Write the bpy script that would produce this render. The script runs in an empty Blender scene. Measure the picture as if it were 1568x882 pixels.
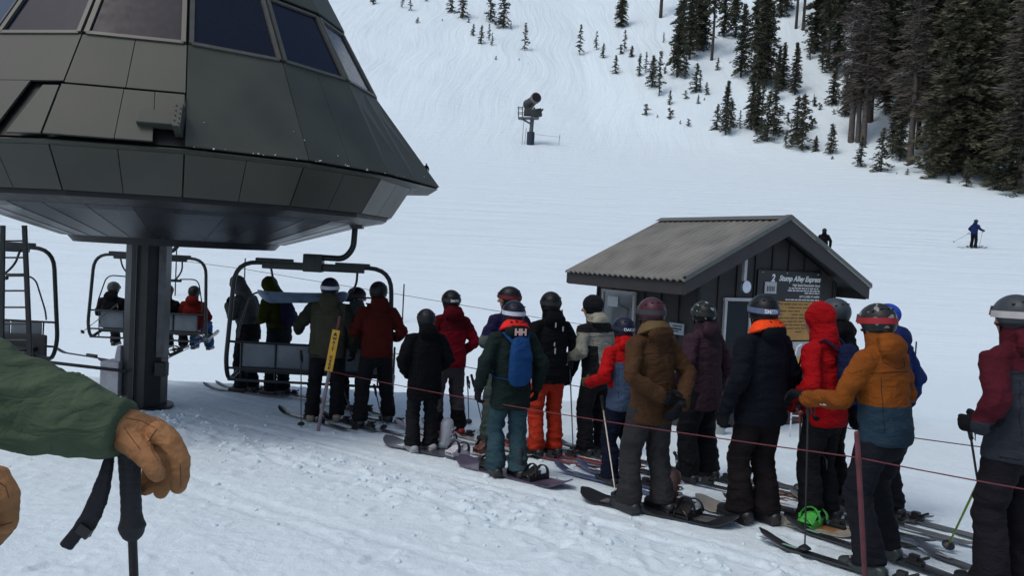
import bpy, bmesh, random, time
import numpy as np
from math import sin, cos, tan, pi, radians, degrees, sqrt, atan2, exp
from mathutils import Vector, Matrix

T0 = time.time()
random.seed(7)
rng = np.random.default_rng(7)
S = bpy.context.scene
COL = S.collection

# ------------------------------------------------------------------ camera
FPX = 1200.0
CAMZ = 1.72
PITCH, ROLL = radians(2.38), radians(3.0)
_f = np.array([0, cos(PITCH), -sin(PITCH)])
_U = np.array([0, sin(PITCH), cos(PITCH)])
_R = np.array([1.0, 0, 0])
_cr = cos(ROLL) * _R + sin(ROLL) * _U
_cu = -sin(ROLL) * _R + cos(ROLL) * _U
cam_d = bpy.data.cameras.new('camera')
cam = bpy.data.objects.new('camera', cam_d)
COL.objects.link(cam)
cam_d.sensor_width = 36
cam_d.lens = 36 * FPX / 1568
cam_d.clip_start = 0.05
cam_d.clip_end = 3000
cam.matrix_world = Matrix(((_cr[0], _cu[0], -_f[0], 0), (_cr[1], _cu[1], -_f[1], 0),
                           (_cr[2], _cu[2], -_f[2], CAMZ), (0, 0, 0, 1)))
S.camera = cam

# ------------------------------------------------------------------ world, sun, exposure
W = bpy.data.worlds.new('World')
S.world = W
W.use_nodes = True
nt = W.node_tree
sky = nt.nodes.new('ShaderNodeTexSky')
sky.sky_type = 'NISHITA'
sky.sun_disc = False
sky.sun_elevation = radians(60)
sky.sun_rotation = radians(-125)
sky.air_density = 1.0
sky.dust_density = 3.5
sky.ozone_density = 1.5
hsv = nt.nodes.new('ShaderNodeHueSaturation')       # overcast: clouds pull most colour out of the sky
hsv.inputs['Saturation'].default_value = 1.0
nt.links.new(sky.outputs[0], hsv.inputs['Color'])
bg = nt.nodes['Background']
nt.links.new(hsv.outputs[0], bg.inputs['Color'])
bg.inputs['Strength'].default_value = 0.112
sun_d = bpy.data.lights.new('sun', 'SUN')
sun = bpy.data.objects.new('sun', sun_d)
COL.objects.link(sun)
sun_d.energy = 0.72
sun_d.angle = radians(22)
sun_d.color = (1, 0.975, 0.95)
# sun direction: sky rotation measured from +Y towards +X
_se, _sr = radians(60), radians(-125)
sdir = Vector((sin(_sr) * cos(_se), cos(_sr) * cos(_se), sin(_se)))
sun.rotation_euler = sdir.to_track_quat('Z', 'Y').to_euler()
S.view_settings.view_transform = 'Standard'
S.view_settings.look = 'None'
S.view_settings.gamma = 1
S.view_settings.exposure = 0.17
S.view_settings.use_curve_mapping = False
S.cycles.use_denoising = True
S.cycles.max_bounces = 6
S.cycles.diffuse_bounces = 3
S.cycles.glossy_bounces = 3
S.cycles.transmission_bounces = 3

# ------------------------------------------------------------------ pixel <-> place
def ray(px, py):
    v = _f * FPX + _cr * (px - 784) - _cu * (py - 441)
    return v

def P(px, py, Y):
    v = ray(px, py)
    k = Y / v[1]
    return np.array([v[0] * k, Y, CAMZ + v[2] * k])

# ------------------------------------------------------------------ noise
_perm = rng.permutation(256)
_perm = np.concatenate([_perm, _perm, _perm])
_grad = rng.normal(size=(256, 3))
_grad /= np.linalg.norm(_grad, axis=1)[:, None]

def noise3(p):
    p = np.asarray(p, float)
    i = np.floor(p).astype(int)
    f = p - i
    u = f * f * f * (f * (f * 6 - 15) + 10)
    i &= 255
    out = 0
    for dx in (0, 1):
        wx = u[:, 0] if dx else 1 - u[:, 0]
        for dy in (0, 1):
            wy = u[:, 1] if dy else 1 - u[:, 1]
            for dz in (0, 1):
                wz = u[:, 2] if dz else 1 - u[:, 2]
                h = _perm[_perm[_perm[i[:, 0] + dx] + i[:, 1] + dy] + i[:, 2] + dz]
                g = _grad[h]
                d = (f[:, 0] - dx) * g[:, 0] + (f[:, 1] - dy) * g[:, 1] + (f[:, 2] - dz) * g[:, 2]
                out = out + wx * wy * wz * d
    return out * 1.6

def noise2(x, y, s=1.0, seed=0.0):
    x = np.asarray(x, float).ravel(); y = np.asarray(y, float).ravel()
    return noise3(np.stack([x / s, y / s, np.full_like(x, seed * 7.31 + .37)], 1))

# ------------------------------------------------------------------ terrain
def sstep(t):
    t = np.clip(t, 0, 1)
    return t * t * (3 - 2 * t)

def sp(x, k):
    return k * np.logaddexp(0, np.asarray(x) / k)

def T(X, Y):
    X = np.asarray(X, float); Y = np.asarray(Y, float)
    Yc = np.clip(Y, -8, 1e9)
    near = -.053 * Yc
    wl = 1 - sstep((X - 3.0) / 5.0)
    near = near - sstep((Yc - 12.9) / 6.5) * 1.75 * wl
    near = np.maximum(near, -4.0)
    rise = .25 * (Y - 35) + CAMZ
    low = near + sp(rise - near, .35)
    Yb = 85 - .6 * np.clip(X - 8, 0, 70)
    steep = .36 * sp(Y - Yb, 3.5)
    far = .30 * sp(Y - 330, 25)
    return low + steep - far

def Tn(X, Y):
    shp = np.shape(X)
    X = np.ravel(X).astype(float); Y = np.ravel(Y).astype(float)
    z = T(X, Y)
    Yb = 85 - .6 * np.clip(X - 8, 0, 70)
    m = sstep((Y - Yb + 6) / 16)
    z = z + m * (.8 * noise2(X, Y, 22, 1) + .30 * noise2(X, Y, 7, 2) + .10 * noise2(X, Y, 2.6, 3))
    m2 = sstep((Y - 26) / 20) * (1 - .6 * m)
    z = z + m2 * (.25 * noise2(X, Y, 30, 4) + .02 * noise2(X * .35, Y, 3, 5))
    # foreground: churned, lumpy surface, flatter where the queue packs it down
    mn = 1 - sstep((Y - 13) / 6)
    # packed lane from (4,4) towards (-4,11)
    d = ((X - 0.9) * .62 + (Y - 7.2) * .78)
    lane = np.exp(-(d / 2.0) ** 2)
    n1 = noise2(X, Y, .9, 6); n2 = noise2(X, Y, .28, 7); n3 = noise2(X, Y, .11, 8)
    ch = np.clip(noise2(X, Y, 1.3, 9) + .25, 0, 1)
    edge = np.exp(-((d + 1.35 + .25 * noise2(X, Y, 1.5, 12)) / .38) ** 2)
    z = z + mn * ((.022 - .010 * lane) * n1 + (.004 + .006 * ch) * (1 - .5 * lane) * n2
                  + (.004 + .012 * np.clip(n3, 0, 1)) * (1 - .4 * lane) * np.abs(n3) * 1.6
                  + edge * .6 * (.050 * np.clip(n2 + .2, 0, 1) + .045 * np.clip(n3, 0, 1)))
    # ski grooves along the queue and boot prints beside it
    along = (X - 0.9) * -.78 + (Y - 7.2) * .62
    for k, (o, w, dp) in enumerate(((-.95, .05, .016), (-.80, .05, .014), (-.30, .06, .012), (.25, .05, .012), (.42, .05, .012), (.9, .06, .014), (-1.55, .05, .010), (-1.72, .05, .010), (-2.6, .06, .009), (-2.8, .06, .009))):
        dd = d - o - .10 * np.sin(along * .6 + k) - .05 * np.sin(along * 1.7 + 2 * k)
        z = z - mn * dp * np.exp(-(dd / w) ** 4)
    r_ = random.Random(5)
    near_ = (Y > 2.5) & (Y < 14) & (np.abs(X) < 9)
    xn, yn = X[near_], Y[near_]; zn = np.zeros_like(xn)
    for k in range(150):
        if k < 90: al = r_.uniform(-5, 5.5); dq = r_.uniform(-2.4, 1.6)
        else: al = r_.uniform(-5, 8); dq = r_.uniform(-5.5, -1.2)
        cx_ = .9 + dq * .62 - al * .78; cy_ = 7.2 + dq * .78 + al * .62
        an = r_.uniform(-.5, .5) + .9
        u = (xn - cx_) * cos(an) + (yn - cy_) * sin(an); v = -(xn - cx_) * sin(an) + (yn - cy_) * cos(an)
        q = (u / .16) ** 2 + (v / .062) ** 2
        zn += r_.uniform(.012, .028) * (-np.exp(-q ** 2) + .45 * np.exp(-((np.sqrt(q) - 1.25) / .22) ** 2))
    z[near_] += zn * .8
    return z.reshape(shp)

def G(px, py, lo=2.0, hi=600):
    """the point of the ground seen at a pixel"""
    v = ray(px, py)
    def g(Y):
        k = Y / v[1]
        return CAMZ + v[2] * k - float(T(v[0] * k, Y))
    Y = lo; prev = Y
    while Y < hi:
        if g(Y) < 0:
            a, b = prev, Y
            for _ in range(30):
                m = (a + b) / 2
                if g(m) < 0: b = m
                else: a = m
            k = b / v[1]
            return np.array([v[0] * k, b, float(T(v[0] * k, b))])
        prev = Y
        Y *= 1.01
    k = hi / v[1]
    return np.array([v[0] * k, hi, float(T(v[0] * k, hi))])

# ------------------------------------------------------------------ materials
def srgb(h, k=1.0):
    h = h.lstrip('#')
    c = [int(h[i:i + 2], 16) / 255 for i in (0, 2, 4)]
    c = [(x / 12.92 if x <= .04045 else ((x + .055) / 1.055) ** 2.4) * k for x in c]
    return tuple(min(x, .9) for x in c) + (1,)

_mats = {}
def newmat(name):
    m = bpy.data.materials.new(name); m.use_nodes = True
    return m, m.node_tree, m.node_tree.nodes['Principled BSDF']

def N(nt, t, **kw):
    n = nt.nodes.new(t)
    for k, v in kw.items(): setattr(n, k, v)
    return n

def simple(name, rgb, rough=.6, metal=0, var=.12, vscale=12, bump=.0, bscale=60, spec=None, coat=0):
    key = name
    if key in _mats: return _mats[key]
    m, nt, b = newmat(name)
    b.inputs['Roughness'].default_value = rough
    b.inputs['Metallic'].default_value = metal
    if spec is not None: b.inputs['Specular IOR Level'].default_value = spec
    if coat: b.inputs['Coat Weight'].default_value = coat
    tc = N(nt, 'ShaderNodeTexCoord')
    no = N(nt, 'ShaderNodeTexNoise'); no.inputs['Scale'].default_value = vscale; no.inputs['Detail'].default_value = 5
    nt.links.new(tc.outputs['Object'], no.inputs['Vector'])
    mr = N(nt, 'ShaderNodeMapRange')
    mr.inputs['From Min'].default_value = .3; mr.inputs['From Max'].default_value = .7
    mr.inputs['To Min'].default_value = 1 - var; mr.inputs['To Max'].default_value = 1 + var
    nt.links.new(no.outputs['Fac'], mr.inputs['Value'])
    mx = N(nt, 'ShaderNodeMix', data_type='RGBA', blend_type='MULTIPLY')
    mx.inputs['Factor'].default_value = 1
    mx.inputs['A'].default_value = rgb
    nt.links.new(mr.outputs[0], mx.inputs['B'])
    nt.links.new(mx.outputs['Result'], b.inputs['Base Color'])
    mr2 = N(nt, 'ShaderNodeMapRange')
    mr2.inputs['To Min'].default_value = max(0, rough - .12); mr2.inputs['To Max'].default_value = min(1, rough + .12)
    nt.links.new(no.outputs['Fac'], mr2.inputs['Value'])
    nt.links.new(mr2.outputs[0], b.inputs['Roughness'])
    if bump:
        n2 = N(nt, 'ShaderNodeTexNoise'); n2.inputs['Scale'].default_value = bscale; n2.inputs['Detail'].default_value = 4
        nt.links.new(tc.outputs['Object'], n2.inputs['Vector'])
        bp = N(nt, 'ShaderNodeBump'); bp.inputs['Strength'].default_value = bump; bp.inputs['Distance'].default_value = .01
        nt.links.new(n2.outputs['Fac'], bp.inputs['Height'])
        nt.links.new(bp.outputs[0], b.inputs['Normal'])
    _mats[key] = m
    return m

def cloth(name, bands, rough=.88, side=None):
    """fabric; bands = [(z above which the colour holds, rgb)], lowest first, heights in metres on the figure"""
    if name in _mats: return _mats[name]
    m, nt, b = newmat(name)
    b.inputs['Roughness'].default_value = rough
    b.inputs['Specular IOR Level'].default_value = .12
    tc = N(nt, 'ShaderNodeTexCoord')
    sx = N(nt, 'ShaderNodeSeparateXYZ')
    nt.links.new(tc.outputs['Object'], sx.inputs[0])
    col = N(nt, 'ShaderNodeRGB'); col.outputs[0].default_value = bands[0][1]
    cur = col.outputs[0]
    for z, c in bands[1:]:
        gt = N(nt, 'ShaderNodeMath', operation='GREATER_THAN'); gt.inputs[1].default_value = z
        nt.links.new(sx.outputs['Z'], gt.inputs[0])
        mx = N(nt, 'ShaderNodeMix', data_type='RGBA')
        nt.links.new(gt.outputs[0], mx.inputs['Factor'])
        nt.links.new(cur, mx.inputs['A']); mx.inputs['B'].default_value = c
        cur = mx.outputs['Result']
    if side:   # (|x| limit, z top, z bottom, colour, sign)
        for (x0, z0, z1, c, yb) in side:
            ab = N(nt, 'ShaderNodeMath', operation='ABSOLUTE'); nt.links.new(sx.outputs['X'], ab.inputs[0])
            a = N(nt, 'ShaderNodeMath', operation='LESS_THAN' if x0 < 0 else 'GREATER_THAN'); a.inputs[1].default_value = abs(x0)
            nt.links.new(ab.outputs[0], a.inputs[0])
            c1 = N(nt, 'ShaderNodeMath', operation='LESS_THAN'); c1.inputs[1].default_value = z0
            nt.links.new(sx.outputs['Z'], c1.inputs[0])
            c2 = N(nt, 'ShaderNodeMath', operation='GREATER_THAN'); c2.inputs[1].default_value = z1
            nt.links.new(sx.outputs['Z'], c2.inputs[0])
            m1 = N(nt, 'ShaderNodeMath', operation='MULTIPLY'); m2 = N(nt, 'ShaderNodeMath', operation='MULTIPLY')
            nt.links.new(a.outputs[0], m1.inputs[0]); nt.links.new(c1.outputs[0], m1.inputs[1])
            nt.links.new(m1.outputs[0], m2.inputs[0]); nt.links.new(c2.outputs[0], m2.inputs[1])
            mx = N(nt, 'ShaderNodeMix', data_type='RGBA')
            nt.links.new(m2.outputs[0], mx.inputs['Factor'])
            nt.links.new(cur, mx.inputs['A']); mx.inputs['B'].default_value = c
            cur = mx.outputs['Result']
    no = N(nt, 'ShaderNodeTexNoise'); no.inputs['Scale'].default_value = 5; no.inputs['Detail'].default_value = 6
    nt.links.new(tc.outputs['Object'], no.inputs['Vector'])
    mr = N(nt, 'ShaderNodeMapRange')
    mr.inputs['From Min'].default_value = .3; mr.inputs['From Max'].default_value = .7
    mr.inputs['To Min'].default_value = .78; mr.inputs['To Max'].default_value = 1.18
    nt.links.new(no.outputs['Fac'], mr.inputs['Value'])
    mm = N(nt, 'ShaderNodeMix', data_type='RGBA', blend_type='MULTIPLY'); mm.inputs['Factor'].default_value = 1
    nt.links.new(cur, mm.inputs['A']); nt.links.new(mr.outputs[0], mm.inputs['B'])
    nt.links.new(mm.outputs['Result'], b.inputs['Base Color'])
    mp = N(nt, 'ShaderNodeMapping'); mp.inputs['Scale'].default_value = (1, 1, 2.2)
    nt.links.new(tc.outputs['Object'], mp.inputs['Vector'])
    n2 = N(nt, 'ShaderNodeTexNoise'); n2.inputs['Scale'].default_value = 14; n2.inputs['Detail'].default_value = 5
    n2.inputs['Distortion'].default_value = .6
    nt.links.new(mp.outputs[0], n2.inputs['Vector'])
    bp = N(nt, 'ShaderNodeBump'); bp.inputs['Strength'].default_value = .7; bp.inputs['Distance'].default_value = .03
    nt.links.new(n2.outputs['Fac'], bp.inputs['Height'])
    nt.links.new(bp.outputs[0], b.inputs['Normal'])
    _mats[name] = m
    return m

# ------------------------------------------------------------------ objects
def link(o, parent=None):
    COL.objects.link(o)
    if parent is not None: o.parent = parent
    return o

def tag(o, label=None, cat=None, group=None, kind=None):
    if label: o['label'] = label
    if cat: o['category'] = cat
    if group: o['group'] = group
    if kind: o['kind'] = kind
    return o

def empty(name, loc=(0, 0, 0), rz=0, label=None, cat=None, group=None):
    o = bpy.data.objects.new(name, None)
    o.empty_display_size = .1
    o.location = tuple(float(v) for v in loc); o.rotation_euler = (0, 0, rz)
    link(o)
    return tag(o, label, cat, group)

def copy_tree(o, parent=None):
    c = o.copy(); COL.objects.link(c); c.parent = parent
    for ch in list(o.children): copy_tree(ch, c)
    return c

class MB:
    def __init__(s): s.v = []; s.f = []; s.mi = []
    def add(s, vs, fs, mi=0):
        o = len(s.v)
        s.v.extend([tuple(float(c) for c in v) for v in vs])
        s.f.extend([tuple(i + o for i in f) for f in fs])
        s.mi.extend([mi] * len(fs))
        return s
    def box(s, c, d, M=None, mi=0, taper=1.0):
        hx, hy, hz = d[0] / 2, d[1] / 2, d[2] / 2
        vs = []
        for z in (-1, 1):
            t = taper if z > 0 else 1
            for x, y in ((-1, -1), (1, -1), (1, 1), (-1, 1)):
                p = Vector((x * hx * t, y * hy * t, z * hz))
                if M is not None: p = M @ p
                vs.append((p.x + c[0], p.y + c[1], p.z + c[2]))
        fs = [(3, 2, 1, 0), (4, 5, 6, 7), (0, 1, 5, 4), (1, 2, 6, 5), (2, 3, 7, 6), (3, 0, 4, 7)]
        return s.add(vs, fs, mi)
    def tube(s, pts, rad, n=10, ref=None, round_ends=True, closed=False, mi=0, power=2.0):
        P_ = [Vector([float(c) for c in p]) for p in pts]
        m = len(P_)
        R_ = []
        for i in range(m):
            r = rad[i] if isinstance(rad, list) and len(rad) == m else rad
            if not isinstance(r, (list, tuple)): r = (r, r)
            R_.append(r)
        # tangents
        Tn_ = []
        for i in range(m):
            if closed: t = P_[(i + 1) % m] - P_[i - 1]
            elif i == 0: t = P_[1] - P_[0]
            elif i == m - 1: t = P_[-1] - P_[-2]
            else:
                t = (P_[i + 1] - P_[i]).normalized() + (P_[i] - P_[i - 1]).normalized()
            if t.length < 1e-9: t = Vector((0, 0, 1))
            Tn_.append(t.normalized())
        if ref is None:
            ref = Vector((1, 0, 0)) if abs(Tn_[0].x) < .8 else Vector((0, 1, 0))
        ref = Vector(ref)
        rings = []
        def ring(p, t, r, u):
            v = t.cross(u)
            vs = []
            for k in range(n):
                a = 2 * pi * k / n
                ca, sa = cos(a), sin(a)
                if power != 2.0:
                    e = 2 / power
                    ca = (abs(ca) ** e) * (1 if ca >= 0 else -1); sa = (abs(sa) ** e) * (1 if sa >= 0 else -1)
                vs.append(p + u * (r[0] * ca) + v * (r[1] * sa))
            return vs
        u = None
        us = []
        for i in range(m):
            b = ref if u is None else u
            uu = b - Tn_[i] * b.dot(Tn_[i])
            if uu.length < 1e-6: uu = Tn_[i].orthogonal()
            u = uu.normalized(); us.append(u)
        vs = []
        if not closed and round_ends:
            for q in (.35, .8):
                o = sqrt(1 - q * q)
                rr = min(R_[0])
                rings.append(ring(P_[0] - Tn_[0] * rr * o, Tn_[0], (R_[0][0] * q, R_[0][1] * q), us[0]))
        for i in range(m): rings.append(ring(P_[i], Tn_[i], R_[i], us[i]))
        if not closed and round_ends:
            for q in (.8, .35):
                o = sqrt(1 - q * q)
                rr = min(R_[-1])
                rings.append(ring(P_[-1] + Tn_[-1] * rr * o, Tn_[-1], (R_[-1][0] * q, R_[-1][1] * q), us[-1]))
        for r in rings: vs.extend([tuple(v) for v in r])
        fs = []
        L = len(rings)
        for i in range(L if closed else L - 1):
            a, b = i * n, ((i + 1) % L) * n
            for k in range(n):
                k2 = (k + 1) % n
                fs.append((a + k, a + k2, b + k2, b + k))
        if not closed:
            fs.append(tuple(range(n))[::-1]); fs.append(tuple((L - 1) * n + k for k in range(n)))
        return s.add(vs, fs, mi)
    def ball(s, c, r, n=14, m=9, R=None, mi=0):
        if not isinstance(r, (list, tuple)): r = (r, r, r)
        vs = [];
        for i in range(m + 1):
            th = pi * i / m
            if i in (0, m):
                p = Vector((0, 0, r[2] * (1 if i == 0 else -1)))
                if R: p = R @ p
                vs.append(Vector(c) + p); continue
            for k in range(n):
                a = 2 * pi * k / n
                p = Vector((r[0] * sin(th) * cos(a), r[1] * sin(th) * sin(a), r[2] * cos(th)))
                if R: p = R @ p
                vs.append(Vector(c) + p)
        fs = [(0, 1 + k, 1 + (k + 1) % n) for k in range(n)]
        for i in range(m - 2):
            a = 1 + i * n; b = a + n
            for k in range(n): fs.append((a + k, b + k, b + (k + 1) % n, a + (k + 1) % n))
        a = 1 + (m - 2) * n; l = len(vs) - 1
        for k in range(n): fs.append((a + (k + 1) % n, a + k, l))
        return s.add([tuple(v) for v in vs], fs, mi)
    def mesh(s, name='m'):
        me = bpy.data.meshes.new(name)
        me.from_pydata(s.v, [], s.f)
        return me
    def build(s, name, mat, parent=None, smooth=True, bevel=0, loc=None, angle=35):
        me = s.mesh(name)
        bm = bmesh.new(); bm.from_mesh(me)
        bmesh.ops.recalc_face_normals(bm, faces=bm.faces)
        if bevel:
            bmesh.ops.bevel(bm, geom=[e for e in bm.edges if e.calc_face_angle(0) > .5], offset=bevel, segments=2, affect='EDGES', profile=.6)
        bm.to_mesh(me); bm.free()
        return finish(me, name, mat, parent, smooth, s.mi if not bevel else None, loc, angle)

def finish(me, name, mat, parent=None, smooth=True, mi=None, loc=None, angle=None):
    mats = mat if isinstance(mat, (list, tuple)) else [mat]
    for m in mats: me.materials.append(m)
    n = len(me.polygons)
    if mi is not None and len(mats) > 1 and len(mi) == n:
        me.polygons.foreach_set('material_index', mi)
    if smooth:
        me.polygons.foreach_set('use_smooth', [True] * n)
        if angle:
            me.set_sharp_from_angle(angle=radians(angle))
    o = bpy.data.objects.new(name, me)
    if loc is not None: o.location = tuple(float(v) for v in loc)
    link(o, parent)
    return o

def remesh(mb, voxel, smooth=6, fac=.5):
    me = mb.mesh('tmp')
    bm = bmesh.new(); bm.from_mesh(me); bmesh.ops.recalc_face_normals(bm, faces=bm.faces); bm.to_mesh(me); bm.free()
    o = bpy.data.objects.new('tmp', me); COL.objects.link(o)
    r = o.modifiers.new('r', 'REMESH'); r.mode = 'VOXEL'; r.voxel_size = voxel
    if smooth:
        sm = o.modifiers.new('s', 'SMOOTH'); sm.factor = fac; sm.iterations = smooth
    dg = bpy.context.evaluated_depsgraph_get()
    out = bpy.data.meshes.new_from_object(o.evaluated_get(dg))
    bpy.data.objects.remove(o); bpy.data.meshes.remove(me)
    return out

def getco(me):
    a = np.empty(len(me.vertices) * 3); me.vertices.foreach_get('co', a); return a.reshape(-1, 3)
def getno(me):
    a = np.empty(len(me.vertices) * 3); me.vertex_normals.foreach_get('vector', a); return a.reshape(-1, 3)
def setco(me, c):
    me.vertices.foreach_set('co', np.ascontiguousarray(c, dtype=np.float32).ravel()); me.update()

def wrinkle(me, amp=.008, seed=0, mask=None, fx=5, fz=11):
    c = getco(me); n = getno(me)
    w = np.stack([c[:, 0] * fx + seed * 3.1, c[:, 1] * fx + seed, c[:, 2] * fz + seed * 5.7], 1)
    warp = noise3(c * 4 + seed)[:, None] * .9
    a = 1 - 2.2 * np.abs(noise3(w + warp))
    b = noise3(w * 2.1 + 9.1)
    d = amp * (a * .75 + b * .4)
    if mask is not None: d = d * mask(c)
    setco(me, c + n * d[:, None])
    return me

# ------------------------------------------------------------------ text
def text_shape(txt, size, shear=0, bold=0.0, extrude=.0, align='LEFT'):
    cu = bpy.data.curves.new('t', 'FONT')
    cu.body = txt; cu.size = size; cu.shear = shear; cu.offset = bold; cu.extrude = extrude
    cu.align_x = align
    cu.resolution_u = 3
    o = bpy.data.objects.new('t', cu); COL.objects.link(o)
    dg = bpy.context.evaluated_depsgraph_get()
    me = bpy.data.meshes.new_from_object(o.evaluated_get(dg))
    vs = [tuple(v.co) for v in me.vertices]; fs = [tuple(p.vertices) for p in me.polygons]
    bpy.data.objects.remove(o); bpy.data.curves.remove(cu); bpy.data.meshes.remove(me)
    return vs, fs

# ================================================================== SNOW GROUND
def build_ground():
    th = []
    a = -180.0
    while a < 180:
        th.append(a)
        aa = abs(a)
        a += .22 if aa < 43 else (.22 + (aa - 43) * .12 if aa < 70 else 4.0)
    th = np.radians(np.array(th))
    rr = [0.4]
    while rr[-1] < 620:
        r = rr[-1]
        k = .045 if r < 2.6 else (.0046 if r < 17 else (.012 if r < 60 else .010))
        rr.append(r * (1 + k))
    rr = np.array(rr)
    A, Rr = np.meshgrid(th, rr)
    X = Rr * np.sin(A); Y = Rr * np.cos(A)
    Z = Tn(X, Y)
    n = len(th); m = len(rr)
    co = np.stack([X.ravel(), Y.ravel(), Z.ravel()], 1)
    co = np.concatenate([co, [[0, 0, float(T(0, 0))]]])
    i = np.arange(m - 1)[:, None] * n; k = np.arange(n)[None, :]; k2 = (k + 1) % n
    q = np.stack([i + k, i + n + k, i + n + k2, i + k2], -1).reshape(-1, 4)[:, ::-1]
    c0 = len(co) - 1
    tri = np.stack([np.full(n, c0), np.arange(n), (np.arange(n) + 1) % n], 1)[:, ::-1]
    me = bpy.data.meshes.new('snow_ground')
    me.vertices.add(len(co)); me.vertices.foreach_set('co', co.astype(np.float32).ravel())
    loops = np.concatenate([q.ravel(), tri.ravel()])
    me.loops.add(len(loops)); me.loops.foreach_set('vertex_index', loops.astype(np.int32))
    starts = np.concatenate([np.arange(len(q)) * 4, len(q) * 4 + np.arange(n) * 3])
    me.polygons.add(len(starts)); me.polygons.foreach_set('loop_start', starts.astype(np.int32))
    me.update(calc_edges=True)
    me.validate()
    no = getno(me)
    if no[:, 2].mean() < 0:
        me.flip_normals()
    m_, nt, b = newmat('snow')
    b.inputs['Roughness'].default_value = .75
    b.inputs['Specular IOR Level'].default_value = .2
    geo = N(nt, 'ShaderNodeNewGeometry')
    # groomed and skied lines running down the fall line, bent by broad noise
    cam_len = N(nt, 'ShaderNodeSeparateXYZ'); nt.links.new(geo.outputs['Position'], cam_len.inputs[0])
    big = N(nt, 'ShaderNodeTexNoise'); big.inputs['Scale'].default_value = .02; big.inputs['Detail'].default_value = 2
    nt.links.new(geo.outputs['Position'], big.inputs['Vector'])
    warp = N(nt, 'ShaderNodeVectorMath', operation='MULTIPLY_ADD')
    warp.inputs[1].default_value = (20, 30, 0)
    nt.links.new(big.outputs['Color'], warp.inputs[0]); nt.links.new(geo.outputs['Position'], warp.inputs[2])
    mp = N(nt, 'ShaderNodeMapping'); mp.inputs['Scale'].default_value = (1.0, .10, 0)
    nt.links.new(warp.outputs[0], mp.inputs['Vector'])
    trk = N(nt, 'ShaderNodeTexNoise'); trk.inputs['Scale'].default_value = .55; trk.inputs['Detail'].default_value = 6
    trk.inputs['Roughness'].default_value = .62
    nt.links.new(mp.outputs[0], trk.inputs['Vector'])
    # lower piste: traverse lines
    mp2 = N(nt, 'ShaderNodeMapping'); mp2.inputs['Scale'].default_value = (.10, 1.0, 0); mp2.inputs['Rotation'].default_value = (0, 0, radians(-14))
    nt.links.new(geo.outputs['Position'], mp2.inputs['Vector'])
    trv = N(nt, 'ShaderNodeTexNoise'); trv.inputs['Scale'].default_value = 1.3; trv.inputs['Detail'].default_value = 7; trv.inputs['Distortion'].default_value = .4
    trv.inputs['Roughness'].default_value = .6
    nt.links.new(mp2.outputs[0], trv.inputs['Vector'])
    sel = N(nt, 'ShaderNodeMapRange'); sel.inputs['From Min'].default_value = 48; sel.inputs['From Max'].default_value = 112
    nt.links.new(cam_len.outputs['Y'], sel.inputs['Value'])
    far_h = N(nt, 'ShaderNodeMix', data_type='FLOAT')
    nt.links.new(sel.outputs[0], far_h.inputs['Factor'])
    nt.links.new(trv.outputs['Fac'], far_h.inputs['A']); nt.links.new(trk.outputs['Fac'], far_h.inputs['B'])
    # near grain
    nr = N(nt, 'ShaderNodeTexNoise'); nr.inputs['Scale'].default_value = 9; nr.inputs['Detail'].default_value = 9; nr.inputs['Roughness'].default_value = .68
    nt.links.new(geo.outputs['Position'], nr.inputs['Vector'])
    b1 = N(nt, 'ShaderNodeBump'); b1.inputs['Distance'].default_value = .05
    nfade = N(nt, 'ShaderNodeMapRange'); nfade.inputs['From Min'].default_value = 10; nfade.inputs['From Max'].default_value = 24
    nfade.inputs['To Min'].default_value = .55; nfade.inputs['To Max'].default_value = .0
    nt.links.new(cam_len.outputs['Y'], nfade.inputs['Value'])
    nt.links.new(nfade.outputs[0], b1.inputs['Strength'])
    nt.links.new(nr.outputs['Fac'], b1.inputs['Height'])
    b2 = N(nt, 'ShaderNodeBump')
    ff = N(nt, 'ShaderNodeMapRange'); ff.inputs['From Min'].default_value = 16; ff.inputs['From Max'].default_value = 40
    ff.inputs['To Min'].default_value = 0; ff.inputs['To Max'].default_value = 1
    nt.links.new(cam_len.outputs['Y'], ff.inputs['Value'])
    nt.links.new(ff.outputs[0], b2.inputs['Strength'])
    dd = N(nt, 'ShaderNodeMapRange'); dd.inputs['From Min'].default_value = 50; dd.inputs['From Max'].default_value = 90
    dd.inputs['To Min'].default_value = .34; dd.inputs['To Max'].default_value = .42
    nt.links.new(cam_len.outputs['Y'], dd.inputs['Value'])
    nt.links.new(dd.outputs[0], b2.inputs['Distance'])
    nt.links.new(far_h.outputs[0], b2.inputs['Height'])
    nt.links.new(b1.outputs[0], b2.inputs['Normal'])
    nt.links.new(b2.outputs[0], b.inputs['Normal'])
    cr_ = N(nt, 'ShaderNodeMix', data_type='RGBA')
    cr_.inputs['A'].default_value = (.625, .75, .81, 1); cr_.inputs['B'].default_value = (.72, .82, .855, 1)
    nt.links.new(nr.outputs['Fac'], cr_.inputs['Factor'])
    nt.links.new(cr_.outputs['Result'], b.inputs['Base Color'])
    o = finish(me, 'snow_ground', m_, None, True)
    o['kind'] = 'structure'
    return o
build_ground()
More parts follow.
